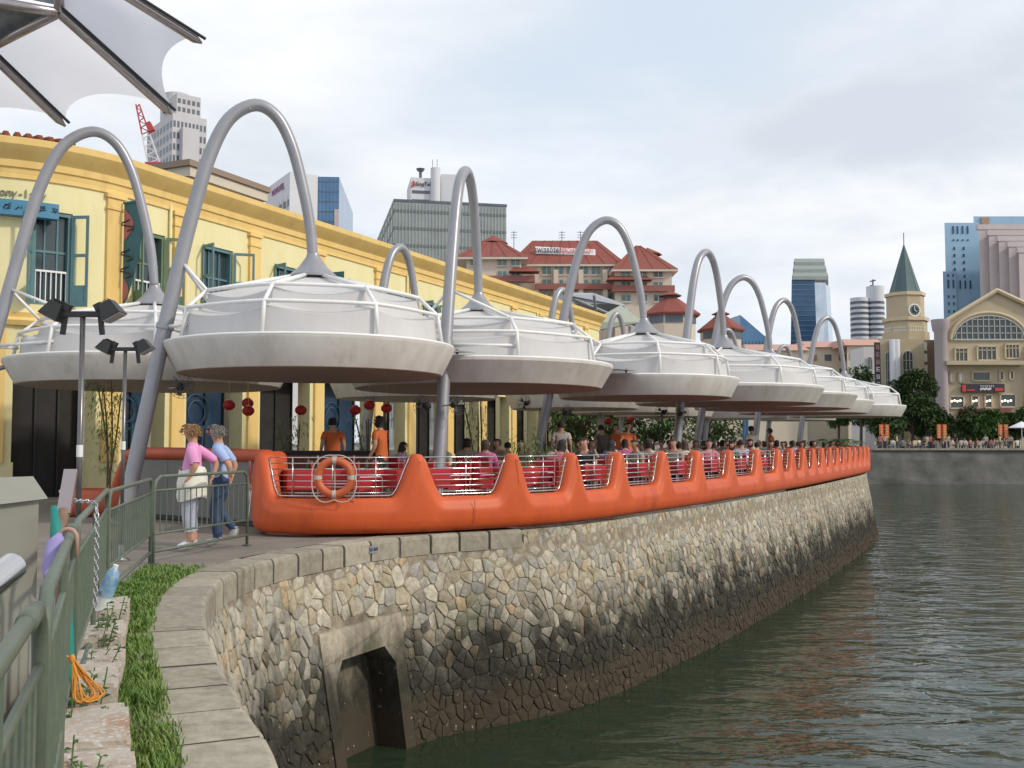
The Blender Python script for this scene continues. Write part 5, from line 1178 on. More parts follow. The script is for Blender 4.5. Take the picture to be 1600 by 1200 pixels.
ck = thing('walking_stick', PD(108, 862, 4.2), 'brown hooked cane hanging over the green top rail', 'walking stick')
mb = MB(); c_ = rail_pt(4.15)+Vector((0, 0, .01)); mb.tube([c_+Vector((-.036, 0, -.35))]+[c_+Vector((-.036*math.cos(R(a)), 0, .005+.036*math.sin(R(a)))) for a in range(0, 181, 18)]+[c_+Vector((.036, 0, -.07))], .009, 8); mb.build('cane', mat('pale_cane', (.42, .26, .19), .5), ck, smooth=True)
op = thing('chained_pole', PD(90, 850, 5.6), 'worn wooden pole with a flat metal head chained to the railing', 'pole')
a, b_ = PD(82, 905, 5.4), PD(111, 735, 5.75); mb = MB(); mb.tube([a, a.lerp(b_, .62)], [.035, .03], 10); mb.build('shaft', mat('worn_wood', (.24, .15, .10), .7, var=.2, vscale=12), op, smooth=True)
mb = MB(); mb.beam(a.lerp(b_, .58), b_, .07, .03); mb.build('metal_head', mat('dull_metal', (.40, .34, .34), .35, .8), op)
ch = thing('hanging_chain', rail_pt(6.2), 'steel chain looped round the top rail and hanging down', 'chain')
pts = spline([PD(96, 770, 5.9), PD(116, 782, 6.0), rail_pt(6.2)+Vector((.02, 0, .035)), rail_pt(6.2)+Vector((.05, -.02, -.05)), rail_pt(6.2)+Vector((.055, -.02, -.45)), rail_pt(6.2)+Vector((.05, -.02, -.62))], 9)
k_ = 0; acc = 0
Ps = Path([(0, 0), (1, 0)]);
dist = [0]
for a, b_ in zip(pts, pts[1:]): dist.append(dist[-1]+(b_-a).length)
nl = int(dist[-1]/.032)
for i in range(nl):
    dd = i*.032; j = max(x for x in range(len(dist)) if dist[x] <= dd); j = min(j, len(pts)-2); t_ = (dd-dist[j])/(dist[j+1]-dist[j]); p = pts[j].lerp(pts[j+1], t_); d = (pts[j+1]-pts[j]).normalized()
    sd_ = d.cross(Vector((0, 1, .3))).normalized(); sd_ = sd_ if i % 2 else sd_.cross(d)
    mb = MB(); mb.tube([p+d*.021*math.cos(R(a))+sd_*.012*math.sin(R(a)) for a in range(0, 360, 45)], .0042, 5, closed=True); mb.build('link', M_CHROME, ch)
# ---------------- floodlight posts
def flood(base, zt, label, sc=1.0, yaw=0):
    x, y = base; p = thing('floodlight_post', (x, y, 0), label, 'lamp post', 'floodlight posts behind the railing')
    mb = MB(); mb.tube([(x, y, -.02), (x, y, zt)], .022, 12); mb.build('pole', M_POLE, p, smooth=True); mb = MB(); mb.lathe([(.1, -.02), (.1, .01), (.04, .03), (.035, .16), (.024, .18)], (x, y, 0), 14); mb.build('base_flange', M_CHROME, p, smooth=True, sharp=40)
    mb = MB(); mb.tube([(x, y, zt*.52), (x, y, zt*.56)], .026, 12); mb.build('tape_band', M_SIGNW, p)
    mb = MB(); mb.box((x, y, zt), (.40, .05, .045)); mb.build('cross_bar', M_BLACK, p)
    for sg_ in (-1, 1):
        c_ = Vector((x+sg_*.23, y, zt+.035)); M = Matrix.Rotation(sg_*R(-28), 3, 'Y')
        mb = MB(); q = [(-.085, -.09, -.07), (.085, -.09, -.07), (.085, .09, -.07), (-.085, .09, -.07), (-.05, -.06, .07), (.05, -.06, .07), (.05, .06, .07), (-.05, .06, .07)]
        mb.hexa([M @ Vector(v)+c_ for v in q]); hd = mb.build('lamp_head', M_BLACK, p)
        mb = MB(); mb.box(M @ Vector((0, 0, -.074))+c_, (.15, .16, .006), M=M); mb.build('lens', mat('lamp_lens', (.45, .38, .36), .2), hd)
        for kk in range(4): mb = MB(); mb.box(M @ Vector((-.03+.02*kk, 0, .078))+c_, (.005, .1, .02), M=M); mb.build('cooling_fin', M_BLACK, hd)
        mb = MB(); mb.box((x+sg_*.13, y, zt+.06), (.06, .06, .06), M=M); mb.build('ballast_box', M_BLACK, p)
        mb = MB(); mb.beam((x+sg_*.145, y, zt-.01), (x+sg_*.165, y, zt-.17), .025, .04); mb.build('bracket_arm', M_BLACK, p)
flood((-3.56, 8.45), 2.46, 'nearer floodlight post with two black lamp heads'); flood((-4.66, 12.3), 2.52, 'farther floodlight post with two black lamp heads near the leaning mast')

# ================================================================ grass verge, stone blocks, litter
M_GRASS = mat('grass_blade', (.085, .19, .028), .7, col2=(.19, .26, .06), vscale=5); M_SOIL = mat('verge_soil', (.09, .085, .04), .95, var=.3, vscale=8)
def verge(y):       # left and right limits of the planted strip at distance y
    r_ = min((abs(WP.at(s).y-y), WP.at(s).x) for s in [i*.1 for i in range(170)])[1]-.50
    l_ = rail_pt(min(y, 11.8)).x-.05; return l_, r_
mb = MB(); mb.grid([[Vector((verge(y)[0], y, -.004)), Vector((verge(y)[1], y, -.004))] for y in [2.5+i*.3 for i in range(30)]]); structure(mb.build('verge_soil', M_SOIL))
mb = MB(); g = random.Random(3)
for i in range(30000):
    y = 2.6+9.0*g.random()**1.2; l_, r_ = verge(y); w = r_-l_; u_ = g.random(); x = l_+w*u_+g.uniform(-.0, .14)*(u_ > .8)
    dens = noise.noise(Vector((x*2.2, y*2.2, 1))); 
    if u_ < .30 and y < 8.3 and g.random() < .80: continue
    if dens < -.28 and g.random() < .7: continue
    if y > 10.8 and g.random() < (y-10.8): continue
    h = g.uniform(.02, .06)*(1.15+.8*dens); a = g.uniform(0, 6.28); lean = g.uniform(.2, 1.0)*h; wd = .0035+.0006*y*.6
    dx, dy = math.cos(a), math.sin(a)
    mb.add([(x-dy*wd, y+dx*wd, -.005), (x+dy*wd, y-dx*wd, -.005), (x+dx*lean*.4+dy*wd*.7, y+dy*lean*.4-dx*wd*.7, h*.65), (x+dx*lean*.4-dy*wd*.7, y+dy*lean*.4+dx*wd*.7, h*.65), (x+dx*lean, y+dy*lean, h)], [(0, 1, 2, 3), (3, 2, 4)])
tag(stuff(mb.build('grass', M_GRASS)), 'short ragged green grass between the coping and the railing', 'grass')
M_BLK = bpy.data.materials.new('weathered_block'); MATS['weathered_block'] = M_BLK
M_BLK.use_nodes = True; _t = M_BLK.node_tree; _b = _t.nodes['Principled BSDF']; _g = _t.nodes.new('ShaderNodeNewGeometry')
def _nz(sc, d): n = _t.nodes.new('ShaderNodeTexNoise'); n.inputs['Scale'].default_value = sc; n.inputs['Detail'].default_value = d; _t.links.new(_g.outputs['Position'], n.inputs['Vector']); return n.outputs[0]
def _rp(v, stops): r_ = _t.nodes.new('ShaderNodeValToRGB'); _t.links.new(v, r_.inputs[0]); e = r_.color_ramp.elements; e[0].position, e[0].color = stops[0][0], stops[0][1]+(1,); e[1].position, e[1].color = stops[-1][0], stops[-1][1]+(1,); [setattr(e.new(p), 'color', c+(1,)) for p, c in stops[1:-1]]; return r_.outputs[0]
_c1 = _rp(_nz(4, 8), [(.3, (.36, .22, .14)), (.45, (.42, .36, .29)), (.6, (.47, .41, .35)), (.75, (.33, .27, .22))]); _c2 = _rp(_nz(38, 4), [(.55, (0, 0, 0)), (.66, (1, 1, 1))]); _m = _t.nodes.new('ShaderNodeMix'); _m.data_type = 'RGBA'; _t.links.new(_c2, _m.inputs[0]); _t.links.new(_c1, _m.inputs[6]); _m.inputs[7].default_value = (.58, .55, .52, 1); _t.links.new(_m.outputs[2], _b.inputs['Base Color']); _b.inputs['Roughness'].default_value = .9
_bp = _t.nodes.new('ShaderNodeBump'); _bp.inputs['Strength'].default_value = .6; _bp.inputs['Distance'].default_value = .015; _t.links.new(_nz(30, 6), _bp.inputs['Height']); _t.links.new(_bp.outputs[0], _b.inputs['Normal'])
blab = ['pale stone block nearest the camera, cut by the bottom edge', 'stained stone block with orange cord lying on it', 'speckled stone block third from the camera', 'low brown stone block fourth from the camera', 'pale stone block fifth from the camera', 'farthest stone block under the plastic bottle']
for i, (y, h, ln) in enumerate(((3.75, .22, .68), (4.52, .20, .66), (5.28, .24, .62), (6.0, .17, .60), (6.72, .22, .58), (7.55, .24, .62))):
    q = rail_pt(y); d = (rail_pt(y+.3)-rail_pt(y-.3)).normalized(); n = Vector((d.y, -d.x, 0)); c_ = q+n*(.03+(i < 2)*.05+rnd.uniform(-.01, .02)); c_.z = 0
    bl = tag(MB().build('stone_block', M_BLK), blab[i], 'stone block', 'stone blocks in the grass verge'); bm = bmesh.new(); bmesh.ops.create_cube(bm, size=1)
    for v in bm.verts: v.co = Vector((v.co.x*.36, v.co.y*ln, (v.co.z+.5)*h-.02+rnd.uniform(-.012, .012)*(v.co.z > 0)))
    bmesh.ops.bevel(bm, geom=bm.edges[:], offset=.018, segments=2, affect='EDGES'); bmesh.ops.subdivide_edges(bm, edges=[e for e in bm.edges if e.calc_length() > .15], cuts=4, use_grid_fill=True)
    for v in bm.verts: v.co += Vector((0, 0, 1))*.008*noise.noise(v.co*9+Vector((i*3, 0, 0))) + Vector((1, 1, 0))*.006*noise.noise(v.co*7+Vector((0, i, 5)))
    bm.to_mesh(bl.data); bm.free(); bl.location = c_; bl.rotation_euler = (0, 0, math.atan2(d.y, d.x)-R(90)+rnd.uniform(-.05, .05))
bo = thing('plastic_bottle', (rail_pt(7.5).x+.2, 7.45, .24), 'crumpled clear plastic bottle with blue label tucked by the railing', 'bottle')
c_ = PD(165, 930, 7.35); ax = Vector((.12, 0, .34)).normalized(); q_ = Matrix.Rotation(R(18), 3, 'Y')
mb = MB(); mb.lathe([(0, -.15), (.045, -.145), (.05, -.12), (.047, -.05), (.052, -.01)], c_, 12, q_); mb.build('base', mat('clear_plastic', (.70, .72, .72), .15, var=.2, vscale=20), bo, smooth=True)
mb = MB(); mb.lathe([(.052, -.01), (.055, .05), (.05, .12), (.045, .17), (.02, .2)], c_, 12, q_); mb.build('blue_label', mat('bottle_label', (.05, .22, .42), .4, col2=(.4, .52, .6), vscale=14), bo, smooth=True); mb = MB(); mb.lathe([(.02, .2), (.02, .225), (0, .225)], c_, 10, q_); mb.build('cap', M_SIGNW, bo)
co = thing('tied_rope_bundle', (-1.7, 4.0, .2), 'bundle of orange rope tied to the railing and trailing on a block', 'rope'); M_CORD = mat('orange_cord', (.62, .25, .03), .7)
kn = PD(113, 1030, 4.15)
for k_ in range(6):
    mb = MB(); e = kn+Vector((.03+.009*k_, -.04+.03*math.sin(k_*2), -.15)); mb.tube(spline([kn, kn+Vector((.012+.004*k_, -.02, -.06)), e, e+Vector((.05, .05, .012)), kn+Vector((.02+.006*k_, .03, -.07)), kn+Vector((0, .01, 0))], 6), .0035, 5); mb.build('loop', M_CORD, co, smooth=True)
mb = MB(); mb.ball(kn, (.013, .013, .02), 8, 6); mb.tube([kn, kn+Vector((-.06, .0, .03))], .005, 5); mb.build('knot', M_CORD, co, smooth=True)
M_LEAF = mat('leaf_green', (.055, .12, .025), .55, col2=(.09, .17, .04), vscale=4); M_LEAFD = mat('leaf_dark', (.034, .072, .02), .6, col2=(.075, .125, .036), vscale=.8); M_LEAFY = mat('leaf_light', (.13, .21, .045), .55, col2=(.2, .27, .08), vscale=3)
def leaf(mb, p, d, l, w, droop=.3):
    d = d.normalized(); s_ = d.cross(Vector((0, 0, 1)))
    if s_.length < .05: s_ = Vector((1, 0, 0))
    s_.normalize(); m_ = p+d*l*.5+Vector((0, 0, .06*l)); e = p+d*l-Vector((0, 0, droop*l)); mb.add([p, m_+s_*w/2, e, m_-s_*w/2], [(0, 1, 2, 3)])
wd = thing('weeds', (-2.1, 4.6, 0), 'straggling green weeds growing along the foot of the railing', 'plant'); mb = MB(); st = MB(); g = random.Random(9)
for i in range(42):
    y = g.uniform(3.3, 7.9); p = rail_pt(y)+Vector((g.uniform(.0, .12), 0, 0)); p.z = 0; h = g.uniform(.1, .34); t_ = p+Vector((g.uniform(-.03, .12), g.uniform(-.08, .08), h)); st.tube([p, t_], .0035, 4)
    for k_ in range(14): leaf(mb, p.lerp(t_, g.uniform(.2, 1)), Vector((g.uniform(-1, 1), g.uniform(-1, 1), g.uniform(0, .6))), g.uniform(.025, .065), g.uniform(.015, .032))
mb.build('leaves', M_LEAF, wd); st.build('stems', M_LEAF, wd)
# ================================================================ people
BONE = {}
def skin_body(key, J, rad, edges, sub=1):
    """grow one continuous body from a joint skeleton"""
    names = list(J); me = bpy.data.meshes.new('tmp'); me.from_pydata([J[n] for n in names], [(names.index(a), names.index(b)) for a, b in edges], [])
    o = bpy.data.objects.new('tmp', me); COL.objects.link(o); sk = o.modifiers.new('s', 'SKIN'); sk.use_smooth_shade = True; sk.branch_smoothing = .6
    for i, n in enumerate(names):
        r_ = rad[n]; r_ = r_ if isinstance(r_, tuple) else (r_, r_); d = me.skin_vertices[0].data[i]; d.radius = r_; d.use_root = (n == 'pelvis')
    su = o.modifiers.new('u', 'SUBSURF'); su.levels = sub; su.render_levels = sub
    body = bpy.data.meshes.new_from_object(o.evaluated_get(bpy.context.evaluated_depsgraph_get())); bpy.data.objects.remove(o); bpy.data.meshes.remove(me)
    return body
def seg_d(p, a, b):
    ab = b-a; t = max(0, min(1, (p-a).dot(ab)/max(1e-9, ab.length_squared))); return (p-(a+ab*t)).length, t
def shell(body, pick, grow, name):
    body.update(); keep = [f for f in body.polygons if pick(f.center)]; idx = {}; V = []; Fs = []
    for f in keep:
        q = []
        for vi in f.vertices:
            if vi not in idx:
                v = body.vertices[vi]; g_ = grow(v.co) if callable(grow) else grow; idx[vi] = len(V); V.append(v.co+v.normal*g_)
            q.append(idx[vi])
        Fs.append(q)
    me = bpy.data.meshes.new(name); me.from_pydata(V, [], Fs); me.polygons.foreach_set('use_smooth', [True]*len(Fs)); me.update(); return me
def person_parts(J, sleeve=.55, leg=1.0, sub=1, hair='short', shirt_low=None, fingers=False):
    J = {k_: Vector(v) for k_, v in J.items()}
    rad = {'pelvis': (.155, .12), 'spine': (.135, .11), 'chest': (.155, .115), 'neck': .05, 'hb': (.062, .072), 'hm': (.082, .098), 'ht': (.06, .07)}
    E_ = [('pelvis', 'spine'), ('spine', 'chest'), ('chest', 'neck'), ('neck', 'hb'), ('hb', 'hm'), ('hm', 'ht')]
    for s in 'LR':
        rad.update({'sh'+s: .062, 'el'+s: .042, 'wr'+s: .028, 'ha'+s: (.038, .018), 'hi'+s: .092, 'kn'+s: .062, 'an'+s: .043, 'to'+s: (.038, .028)})
        E_ += [('chest', 'sh'+s), ('sh'+s, 'el'+s), ('el'+s, 'wr'+s), ('wr'+s, 'ha'+s), ('pelvis', 'hi'+s), ('hi'+s, 'kn'+s), ('kn'+s, 'an'+s), ('an'+s, 'to'+s)]
        if fingers:
            h, w = J['ha'+s], J['wr'+s]; d = (h-w).normalized(); sd_ = d.cross(Vector((0, 0, 1)) if abs(d.z) < .9 else Vector((0, 1, 0))).normalized(); dn = Vector((0, 0, -1))
            for k_, (off, ln) in enumerate(((-.026, .066), (-.009, .076), (.009, .072), (.026, .056))):
                J['f%d%s' % (k_, s)] = h+sd_*off+d*ln*.55+dn*.006; J['g%d%s' % (k_, s)] = h+sd_*off*1.1+d*ln*.8+dn*.035
                rad['f%d%s' % (k_, s)] = .0085; rad['g%d%s' % (k_, s)] = .007; E_ += [('ha'+s, 'f%d%s' % (k_, s)), ('f%d%s' % (k_, s), 'g%d%s' % (k_, s))]
            J['t'+s] = w.lerp(h, .5)-sd_*.05+d*.02; rad['t'+s] = .009; E_ += [('wr'+s, 't'+s)]
    body = skin_body('b', J, rad, E_, sub)
    bones = [(a, b_, J[a], J[b_]) for a, b_ in E_]
    def cls(p):
        best = None
        for a, b_, A_, B_ in bones:
            d, t = seg_d(p, A_, B_); d -= .5*((rad[a] if not isinstance(rad[a], tuple) else rad[a][0])*(1-t)+(rad[b_] if not isinstance(rad[b_], tuple) else rad[b_][0])*t)
            if best is None or d < best[0]: best = (d, a, b_, t)
        return best
    up = (J['ht']-J['hb']).normalized(); side = (J['shR']-J['shL']); side.z = 0; face = J.get('face') or None
    fw = FACE[0]
    def is_shirt(p):
        _, a, b_, t = cls(p)
        if a in ('spine',) or (a == 'chest' and b_ in ('shL', 'shR')): return True
        if a == 'pelvis' and b_ == 'spine': return True
        if a == 'chest' and b_ == 'neck': return t < .55
        if a[:2] == 'sh': return t < sleeve*2 if sleeve < .5 else t < 1.0 and (t < sleeve*1.0 or sleeve >= 1)
        if a[:2] == 'el': return sleeve > 1 and t < sleeve-1
        return False
    def is_leg(p):
        _, a, b_, t = cls(p)
        if a == 'pelvis': return b_[:2] == 'hi' or t < .25
        if a[:2] == 'hi': return True
        if a[:2] == 'kn': return t < leg
        return False
    def is_shoe(p): _, a, b_, t = cls(p); return a[:2] == 'an' or (a[:2] == 'kn' and t > .93)
    hc = J['hm']
    def is_hair(p):
        _, a, b_, t = cls(p)
        if a not in ('hb', 'hm', 'neck'): return False
        v = p-hc; f, u_ = v.dot(fw), v.dot(up)
        if hair == 'long': return (u_ > .045 and f < .085) or (f < .015 and u_ > -.16)
        return (u_ > .035 and f < .075) or (f < .02 and u_ > -.06)
    shirt = shell(body, is_shirt, .014, 'shirt'); legs = shell(body, is_leg, .011, 'trousers'); shoes = shell(body, lambda p: is_shoe(p) and p.x < 0, .012, 'shoe'); shoes2 = shell(body, lambda p: is_shoe(p) and p.x >= 0, .012, 'shoe')
    hr_ = shell(body, is_hair, lambda p: .022+.014*noise.noise(p*24), 'hair')
    if sub == 2:      # loose locks over the cap of hair
        lk = MB(); hr_.update()
        for f in hr_.polygons:
            for q in range(5):
                c0 = hr_.vertices[f.vertices[q % len(f.vertices)]].co.lerp(f.center, rnd.uniform(.2, 1)); d_ = (Vector((rnd.uniform(-.4, .4), rnd.uniform(-.4, .4), -.75))+f.normal*.75).normalized(); ln = rnd.uniform(.02, .045); s_ = d_.cross(f.normal)
                if s_.length < .01: continue
                s_.normalize(); lk.add([c0-s_*.006, c0+s_*.006, c0+d_*ln+s_*.003, c0+d_*ln-s_*.003], [(0, 1, 2, 3)])
        m2 = bpy.data.meshes.new('hair'); n0 = len(hr_.vertices); m2.from_pydata([v.co for v in hr_.vertices]+lk.v, [], [list(f.vertices) for f in hr_.polygons]+[[i+n0 for i in f] for f in lk.f]); hr_ = m2
    # nose and ears belong to the body mesh
    bm = bmesh.new(); bm.from_mesh(body); sd2 = fw.cross(up).normalized()
    def blob(c_, r_): 
        M = Matrix.Translation(c_); res = bmesh.ops.create_icosphere(bm, subdivisions=1, radius=1.0)
        for v in res['verts']: v.co = c_+fw*v.co.y*r_[1]+sd2*v.co.x*r_[0]+up*v.co.z*r_[2]
    blob(hc+fw*.10-up*.012, (.014, .024, .026)); blob(hc+fw*.088-up*.052, (.022, .010, .007))
    for s in (-1, 1): blob(hc+sd2*s*.082-fw*.005-up*.005, (.010, .02, .03))
    for f in bm.faces: f.smooth = True
    bm.to_mesh(body); bm.free(); body.name = 'body'
    em = MB()
    for s in (-1, 1): em.ball(hc+fw*.088+sd2*s*.032+up*.018, .011, 6, 4)
    eyes = bpy.data.meshes.new('eyes'); eyes.from_pydata(em.v, [], em.f)
    return {'body': body, 'shirt': shirt, 'trousers': legs, 'shoe': shoes, 'shoe2': shoes2, 'hair': hr_, 'eyes': eyes}
FACE = [Vector((0, 1, 0))]
def pm(kind, col): return mat('%s_%d_%d_%d' % (kind, col[0]*99, col[1]*99, col[2]*99), col, .75, var=.08, vscale=9, bump=.15 if kind != 'skin' else 0, bscale=25)
M_EYE = mat('eye_dark', (.02, .015, .012), .3)
def place(parts, loc, rz, label, cols, group=None, sc=1.0, skip=()):
    o = thing('person', loc, label, 'person', group); o.rotation_euler = (0, 0, rz); o.scale = (sc, sc, sc)
    for k_, me in parts.items():
        if k_ in skip: continue
        c_ = bpy.data.objects.new({'shoe2': 'shoe'}.get(k_, k_), me); COL.objects.link(c_); c_.parent = o
        m_ = M_EYE if k_ == 'eyes' else pm('skin' if k_ == 'body' else 'cloth', cols['shoes' if k_[:4] == 'shoe' else k_])
        if not me.materials: me.materials.append(m_)
        c_.material_slots[0].link = 'OBJECT'; c_.material_slots[0].material = m_
    return o
def stand(h=1.0, lean=0.0, armL=None, armR=None, legs=None, turn=0.0):
    J = {'pelvis': (0, 0, .90), 'spine': (0, .01+lean*.3, 1.08), 'chest': (0, lean*.7, 1.27), 'neck': (0, lean, 1.41), 'hb': (0, lean+.015, 1.475), 'hm': (0, lean+.03, 1.555), 'ht': (0, lean+.02, 1.625)}
    for s, sg_ in (('L', -1), ('R', 1)):
        J.update({'sh'+s: (sg_*.165, lean*.8, 1.33), 'el'+s: (sg_*.22, lean*.6-.04, 1.08), 'wr'+s: (sg_*.23, lean*.6+.08, .88), 'ha'+s: (sg_*.23, lean*.6+.12, .82), 'hi'+s: (sg_*.085, 0, .84), 'kn'+s: (sg_*.10, .03, .48), 'an'+s: (sg_*.10, -.01, .09), 'to'+s: (sg_*.11, .13, .035)})
    for dct in (armL, armR, legs):
        if dct: J.update(dct)
    return {k_: Vector(v) for k_, v in J.items()}
SKIN_L = (.56, .34, .25); SKIN_T = (.50, .27, .18); SKIN_A = (.46, .28, .18)
# woman in pink: faces left (local +Y), right side to the camera; leaning back against the rail
Jw = stand(lean=.0, armR={'elR': (.24, -.22, 1.14), 'wrR': (.20, -.20, .97), 'haR': (.19, -.18, .92)}, armL={'elL': (-.23, -.06, 1.10), 'wrL': (-.21, .0, .94), 'haL': (-.2, .03, .90)})
wp = person_parts(Jw, sleeve=.45, leg=.62, sub=2, hair='short', fingers=True)
pw = place(wp, (-4.18, 13.45, 0), R(98), 'older woman in pink top with a white jumper round her waist, leaning on the railing', {'body': SKIN_T, 'shirt': (.72, .30, .55), 'trousers': (.42, .44, .55), 'shoes': (.62, .62, .66), 'hair': (.30, .17, .08)}, sc=1.0)
pw.scale = (1.12, 1.2, 1.0)
# jumper tied round the waist
mb = MB(); rws = []
for k_ in range(8):
    t = k_/7; z = 1.06-.40*t; f = .195+.035*math.sin(t*2.4)
    rws.append([Vector(((f+.006*math.sin(a*5+k_))*math.cos(R(a*15))*1.0, (f*.70+.008*math.sin(a*3+k_*2))*math.sin(R(a*15)), z+.03*math.sin(R(a*15*2)))) for a in range(25)])
mb.grid(rws); jm = bpy.data.meshes.new('waist_jumper'); jm.from_pydata(mb.v, [], mb.f); jm.polygons.foreach_set('use_smooth', [True]*len(mb.f)); jm.materials.append(pm('cloth', (.72, .70, .62))); link('waist_jumper', jm, pw)
# man in pale blue: behind her, same way
Jm = stand(lean=.02, armR={'elR': (.23, -.13, 1.09), 'wrR': (.21, -.10, .93), 'haR': (.2, -.09, .88)}, armL={'elL': (-.23, -.15, 1.10), 'wrL': (-.20, -.16, .95), 'haL': (-.19, -.16, .90)}, legs={'pelvis': (0, -.04, .90), 'hiL': (-.085, -.04, .84), 'hiR': (.085, -.04, .84), 'knR': (.1, .06, .50), 'anR': (.1, -.17, .20), 'toR': (.1, -.13, .09), 'anL': (-.1, -.01, .09), 'toL': (-.1, .13, .035)})
mp_ = person_parts(Jm, sleeve=.8, leg=1.0, sub=2, hair='short', fingers=True)
pmn = place(mp_, (-3.98, 14.0, 0), R(94), 'grey-haired man in pale blue shirt and jeans leaning on the railing, one foot raised', {'body': SKIN_T, 'shirt': (.33, .44, .68), 'trousers': (.03, .06, .13), 'shoes': (.5, .5, .5), 'hair': (.22, .205, .19)}, sc=1.0)
pmn.scale = (1.12, 1.16, 1.0)
# seated and standing prototypes for the terrace
def sit(lean=.05, arm=0):
    J = stand()
    for k_ in ('pelvis', 'spine', 'chest', 'neck', 'hb', 'hm', 'ht'): J[k_] = J[k_]+Vector((0, lean*(J[k_].z-.9)*2, -.40))
    for s, sg_ in (('L', -1), ('R', 1)):
        J['sh'+s] = Vector((sg_*.165, lean*.8, .93)); 
        if arm == 1 and s == 'R': J.update({'elR': Vector((.2, .2, .74)), 'wrR': Vector((.13, .2, .98)), 'haR': Vector((.1, .17, 1.05))})
        else: J.update({'el'+s: Vector((sg_*.22, .06, .70)), 'wr'+s: Vector((sg_*.16, .30, .72)), 'ha'+s: Vector((sg_*.13, .37, .74))})
        J.update({'hi'+s: Vector((sg_*.09, .02, .47)), 'kn'+s: Vector((sg_*.11, .42, .49)), 'an'+s: Vector((sg_*.11, .40, .09)), 'to'+s: Vector((sg_*.12, .54, .035))})
    return J
SITS = [person_parts(sit(.05, 0), .6, 1, 1, 'short'), person_parts(sit(.14, 1), .6, 1, 1, 'long'), person_parts(sit(-.02, 0), 1.6, 1, 1, 'long')]
STANDS = [person_parts(stand(lean=.02), .6, 1, 1, 'short'), person_parts(stand(lean=.05, armR={'elR': Vector((.24, .12, 1.12)), 'wrR': Vector((.2, .34, 1.14)), 'haR': Vector((.19, .4, 1.15))}), .6, 1, 1, 'long')]
# ================================================================ terrace furniture and guests
M_REDC = mat('red_cloth', (.42, .02, .025), .8, var=.15, vscale=4); M_TABLE = mat('table_top', (.35, .33, .31), .5, var=.1); M_WOODR = mat('bar_tiles', (.21, .055, .03), .6, col2=(.13, .035, .02), vscale=9)
def table_proto():
    o = thing('dining_table', (0, 0, 0), 'x', 'table', 'terrace dining tables'); mb = MB(); mb.box((0, 0, .73), (.9, .9, .03)); mb.build('table_top', M_TABLE, o)
    mb = MB(); rws = []
    for z, k_ in ((.75, 1), (.745, 1.01), (.48, 1.03)): rws.append([Vector((.46*k_*x+.012*math.sin(9*(x+y)), .46*k_*y, z+(.02*math.sin(7*x-5*y) if z < .5 else 0))) for x, y in ((-1, -1), (0, -1), (1, -1), (1, 0), (1, 1), (0, 1), (-1, 1), (-1, 0), (-1, -1))])
    mb.grid(rws); mb.add([(-.46, -.46, .751), (.46, -.46, .751), (.46, .46, .751), (-.46, .46, .751)], [(0, 1, 2, 3)]); mb.build('tablecloth', M_REDC, o)
    for x in (-.38, .38):
        for y in (-.38, .38): mb = MB(); mb.tube([(x, y, 0), (x, y, .72)], .018, 8); mb.build('leg', M_CHROME, o)
    for x, y in ((.2, .2), (-.2, .15), (.1, -.25)): mb = MB(); mb.lathe([(.03, .752), (.11, .765), (.11, .77), (0, .76)], (x, y, 0), 12); mb.build('plate', M_SIGNW, o, smooth=True)
    mb = MB(); mb.lathe([(.03, .752), (.03, .88), (.012, .90), (.012, .95)], (-.1, -.05, 0), 8); mb.build('bottle', M_LEAFD, o)
    return o
def chair_proto():
    o = thing('cafe_chair', (0, 0, 0), 'x', 'chair', 'terrace chairs'); mb = MB(); mb.box((0, 0, .45), (.42, .42, .035)); mb.build('seat', M_REDC, o); mb = MB(); mb.box((0, -.21, .72), (.42, .03, .34)); mb.build('backrest', M_REDC, o)
    for x in (-.2, .2):
        mb = MB(); mb.tube([(x, .19, 0), (x, .19, .63), (x, .15, .65), (x, -.2, .65)], .012, 6); mb.build('front_leg', M_CHROME, o); mb = MB(); mb.tube([(x, -.24, 0), (x, -.2, .45), (x, -.22, .9)], .012, 6); mb.build('rear_leg', M_CHROME, o)
    return o
tb0, ch0 = table_proto(), chair_proto(); used = [0, 0]
ORD = ['first', 'second', 'third', 'fourth', 'fifth', 'sixth', 'seventh', 'eighth', 'ninth', 'tenth', 'eleventh', 'twelfth', 'thirteenth', 'fourteenth', 'fifteenth', 'sixteenth', 'seventeenth', 'eighteenth', 'nineteenth', 'twentieth']
HAIRS = [(.012, .01, .009), (.02, .013, .01), (.05, .03, .018), (.015, .012, .012)]
SHIRTS = [((.45, .40, .62), 'lilac'), ((.02, .02, .022), 'black'), ((.62, .60, .56), 'white'), ((.55, .16, .20), 'rose'), ((.12, .14, .20), 'navy'), ((.48, .46, .43), 'grey'), ((.50, .12, .28), 'pink patterned'), ((.30, .26, .20), 'tan'), ((.16, .25, .17), 'green'), ((.58, .50, .33), 'cream')]
g = random.Random(21); cnt = {}
def diner(x, y, rz, where, sh=None):
    sh = sh if sh is not None else g.randrange(len(SHIRTS)); c_, nm = SHIRTS[sh]; p = g.choice(SITS); lab = 'diner in %s %s' % (nm, where); cnt[lab] = cnt.get(lab, 0)+1
    return place(p, (x, y, .2), rz, lab, {'body': SKIN_A if g.random() < .7 else SKIN_L, 'shirt': c_, 'trousers': (.05, .05, .07), 'shoes': (.05, .04, .04), 'hair': g.choice(HAIRS)}, 'diners on the terrace', sc=g.uniform(.97, 1.05))
row = 0
